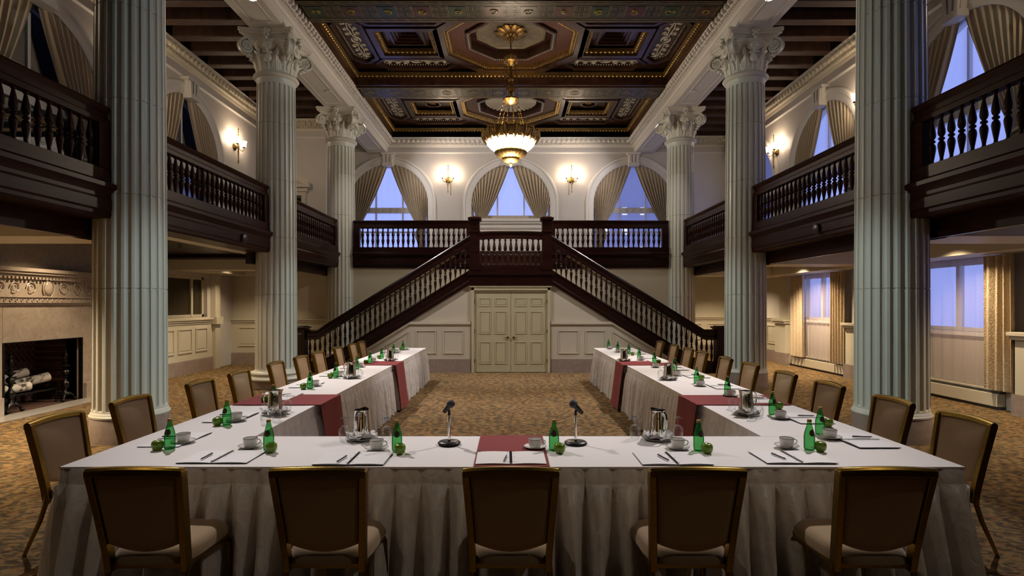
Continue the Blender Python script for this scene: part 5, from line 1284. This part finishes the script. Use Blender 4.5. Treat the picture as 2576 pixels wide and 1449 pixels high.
def P_glass():
    t = thing('wine_glass', 'x', 'glass', group='upturned wine glasses')   # standing on its rim
    MB().lathe([(.030, 0), (.037, .03), (.040, .055), (.036, .08), (.022, .098), (.006, .104), (0, .105)], 24, cap=False).build('glass_bowl', M['glass'], t, smooth=80)
    MB().lathe([(.006, .103), (.0038, .112), (.0035, .140), (.006, .150)], 10, cap=False).build('stem', M['glass'], t, smooth=80)
    MB().lathe([(.005, .149), (.03, .155), (.034, .157), (.034, .159), (0, .160)], 24, cap=False).build('foot', M['glass'], t, smooth=60); return t
def P_mic(flip):
    t = thing('microphone_stand', 'x', 'microphone', group='desk microphones'); s = -1 if flip else 1
    MB().lathe([(0, 0), (.074, 0), (.080, .004), (.080, .010), (.072, .018), (.04, .023), (0, .024)], 40, cap=False).build('base', M['black'], t, smooth=50)
    MB().lathe([(.0105, .022), (.0105, .155), (.0145, .157), (.0145, .190), (.010, .192), (.010, .20)], 18).build('pole', M['chrome'], t)
    MB().tube([(0, 0, .195), (0, 0, .225), (-s*.006, 0, .240)], .009, 10).build('clip_joint', M['rubber'], t)
    a, b = Vector((-s*.036, .0, .222)), Vector((s*.002, -.015, .270)) if not flip else Vector((-.006, -.015, .270))
    if flip: a = Vector((.046, .0, .215))
    u = (b-a).normalized(); MB().tube([tuple(a), tuple(a+u*.02), tuple(b)], [.013, .015, .019], 14).build('microphone_body', M['black'], t)
    MB().tube([tuple(b), tuple(b+u*.006)], .0245, 18).build('collar', M['grey'], t)
    c = b+u*.020; MB().ell(tuple(c), (.0285, .0285, .0285), 20, 14).build('microphone_head', M['mesh'], t); return t
PR = {'bottle': P_bottle(), 'apple': P_apple(), 'cup': P_cup(), 'saucer': P_saucer(), 'pad': P_pad(), 'pen': P_pen(), 'pitcher': P_pitcher(), 'plate': P_plate(), 'napkin': P_napkin(), 'glass': P_glass()}
USED = set()
def place(k, p, label, rz=0, z=TZ, rot=None):
    o = PR[k]; loc = (p[0], p[1], z)
    if k in USED: o = dup(o, loc, rz, label)
    else: USED.add(k); o.location = loc; o.rotation_euler = (0, 0, rz); o['label'] = label
    if rot: o.rotation_euler = rot
    return o
def setting(where, bot=None, ap=None, cup=None, pad=None, prz=0, pen=None, hrz=0):
    if bot: place('bottle', tp(*bot), 'green glass water bottle with gold cap, ' + where, rr.uniform(-.3, .3))
    if ap: place('apple', tp(*ap), 'shiny green apple, ' + where, rr.uniform(0, 6))
    if cup:
        q = tp(*cup); place('saucer', q, 'white saucer with dark rim, ' + where, 0, TZ+.002); place('cup', q, 'white cup with dark rim band, ' + where, hrz, TZ+.005)
    if pad: place('pad', pad, 'open white spiral notepad, ' + where, prz, TZ+.0055 if abs(pad[0]) < .3 else TZ+.002)
    if pen: place('pen', pen[:2], 'dark pen lying on the notepad, ' + where, pen[2], TZ+.018)
# front row, left to right
F = ['at the first front seat from left', 'at the second front seat from left', 'at the middle front seat', 'at the fourth front seat from left', 'at the last front seat on the right']
setting(F[0], (676, 1132), (682, 1138), (630, 1126), (-1.845, 3.565), 0, (-1.93, 3.53, -.0))
setting(F[1], (998.6, 1134), (1006, 1141), (947.5, 1131), (-.995, 3.53), 0, (-1.055, 3.47, -.15))
setting(F[2], (1393.7, 1132), (1407.8, 1140), (1346, 1128), (.0, 3.53), .01, (-.035, 3.48, -.1))
setting(F[3], (1757.7, 1133), (1778.8, 1140), (1705, 1129), (1.02, 3.53), 0, (.96, 3.50, .25))
setting(F[4], (2036, 1131), (2064, 1135), (1979, 1126), (1.795, 3.56), 0, (1.70, 3.53, .2))
# left arm
LS = [((427, 1129), (396, 1132), (461, 1114)), ((570.5, 1068.5), (547, 1070), (594.5, 1058.5)), ((688, 1020), (666, 1012), None), ((780, 978), (763, 979), (793, 971)), ((845, 950.6), (831, 951), (857.5, 946.5)),
      ((897.6, 929), None, (908, 923.6)), ((931, 915), (920.5, 915), (940, 911)), ((960.6, 902.5), (953.5, 902.5), None), ((990, 890), None, (1000, 887)), ((1013.7, 880.7), (1009, 881), (1022, 879.5))]
for i, (b, a, c) in enumerate(LS):
    w = '%s seat on the left table arm' % ORD[i]; ctr = (-2.42 if i < 3 else -2.47, LY[i]+.0)
    setting(w, b, a, c, ctr, pi/2, (-2.47, LY[i]+.03, pi/2+.1) if i < 6 else None, 2.6)
RS = [((2063, 1092), (2083, 1073), (2088, 1103)), ((1943.8, 1042.5), (1960, 1028), (1963, 1053)), ((1877, 1010), None, (1836, 997)), ((1752.5, 964.6), (1765, 956), (1761, 971)), ((1697.6, 934), None, (1702, 945)),
      ((1646, 915), (1657, 914), (1649, 924)), ((1607.8, 902), None, (1612, 906)), ((1581.7, 890), (1591, 894), None), ((1554, 882.6), None, (1554, 886)), ((1531, 875.5), None, (1534, 878))]
RS[2] = ((1830, 993.5), None, (1838, 997.5))
for i, (b, a, c) in enumerate(RS):
    w = '%s seat on the right table arm' % ORD[i]; ctr = (2.52, RY[i]-.02)
    setting(w, b, a, c, ctr, pi/2, (2.56, RY[i]+.02, pi/2-.1) if i < 6 else None, .4)
def pitcher(p, rz, where):
    q = tp(*p); place('plate', q, 'white plate under the water pitcher ' + where, 0, TZ+.002); place('napkin', q, 'crumpled white napkin under the water pitcher ' + where, rz+.6, TZ+.008); place('pitcher', q, 'polished steel water pitcher ' + where, rz, TZ+.014)
pitcher((909.7, 1104), 1.40, 'left of centre on the front table'); pitcher((1654.7, 1105), 2.05, 'right of centre on the front table')
pitcher((691.7, 1041), .2, 'nearest on the left arm'); pitcher((883.6, 951), .1, 'in the middle of the left arm'); pitcher((981.5, 908), .1, 'at the far end of the left arm')
pitcher((1877.4, 1043), pi+.1, 'nearest on the right arm'); pitcher((1681.7, 955), pi+.1, 'in the middle of the right arm'); pitcher((1570, 908.5), pi+.1, 'at the far end of the right arm')
for p, w in (((866, 1106), 'left of the front table pitcher at left'), ((972, 1107), 'right of the front table pitcher at left'), ((1597, 1103), 'left of the front table pitcher at right'), ((1705, 1104), 'right of the front table pitcher at right'),
             ((668, 1066), 'in front of the nearest left arm pitcher'), ((695, 1058), 'touching the plate of the nearest left arm pitcher'), ((723, 1034), 'right of the nearest left arm pitcher'),
             ((1842, 1028), 'left of the nearest right arm pitcher'), ((1894, 1055), 'in front of the nearest right arm pitcher'), ((1909, 1048), 'right of the nearest right arm pitcher'),
             ((906, 948), 'right of the middle left arm pitcher'), ((1662, 949), 'left of the middle right arm pitcher'), ((997, 904), 'right of the far left arm pitcher')):
    place('glass', tp(*p), 'clear wine glass standing upside down, ' + w)
m1 = P_mic(False); q = tp(1130, 1117); m1.location = (q[0], q[1], TZ+.002); m1['label'] = 'black microphone on a round desk stand, left of the burgundy runner'
m2 = P_mic(True); q = tp(1448, 1117); m2.location = (q[0], q[1], TZ+.002); m2['label'] = 'black microphone on a round desk stand, right of the burgundy runner'

for (x, y, lab) in ((-4.90, 10.2, 'small dark round speaker on the left gallery fascia'), (4.90, 8.9, 'small dark fitting on the right gallery fascia')):
    o = thing('fascia_speaker', lab, 'speaker', (x, y, 2.94)); s = 1 if x < 0 else -1
    MB().lathe([(0, 0), (.085, 0), (.085, .03), (.06, .045), (0, .045)], 20, cap=False, T=Matrix.Rotation(s*pi/2, 4, 'Y')).build('speaker_body', M['black'], o)
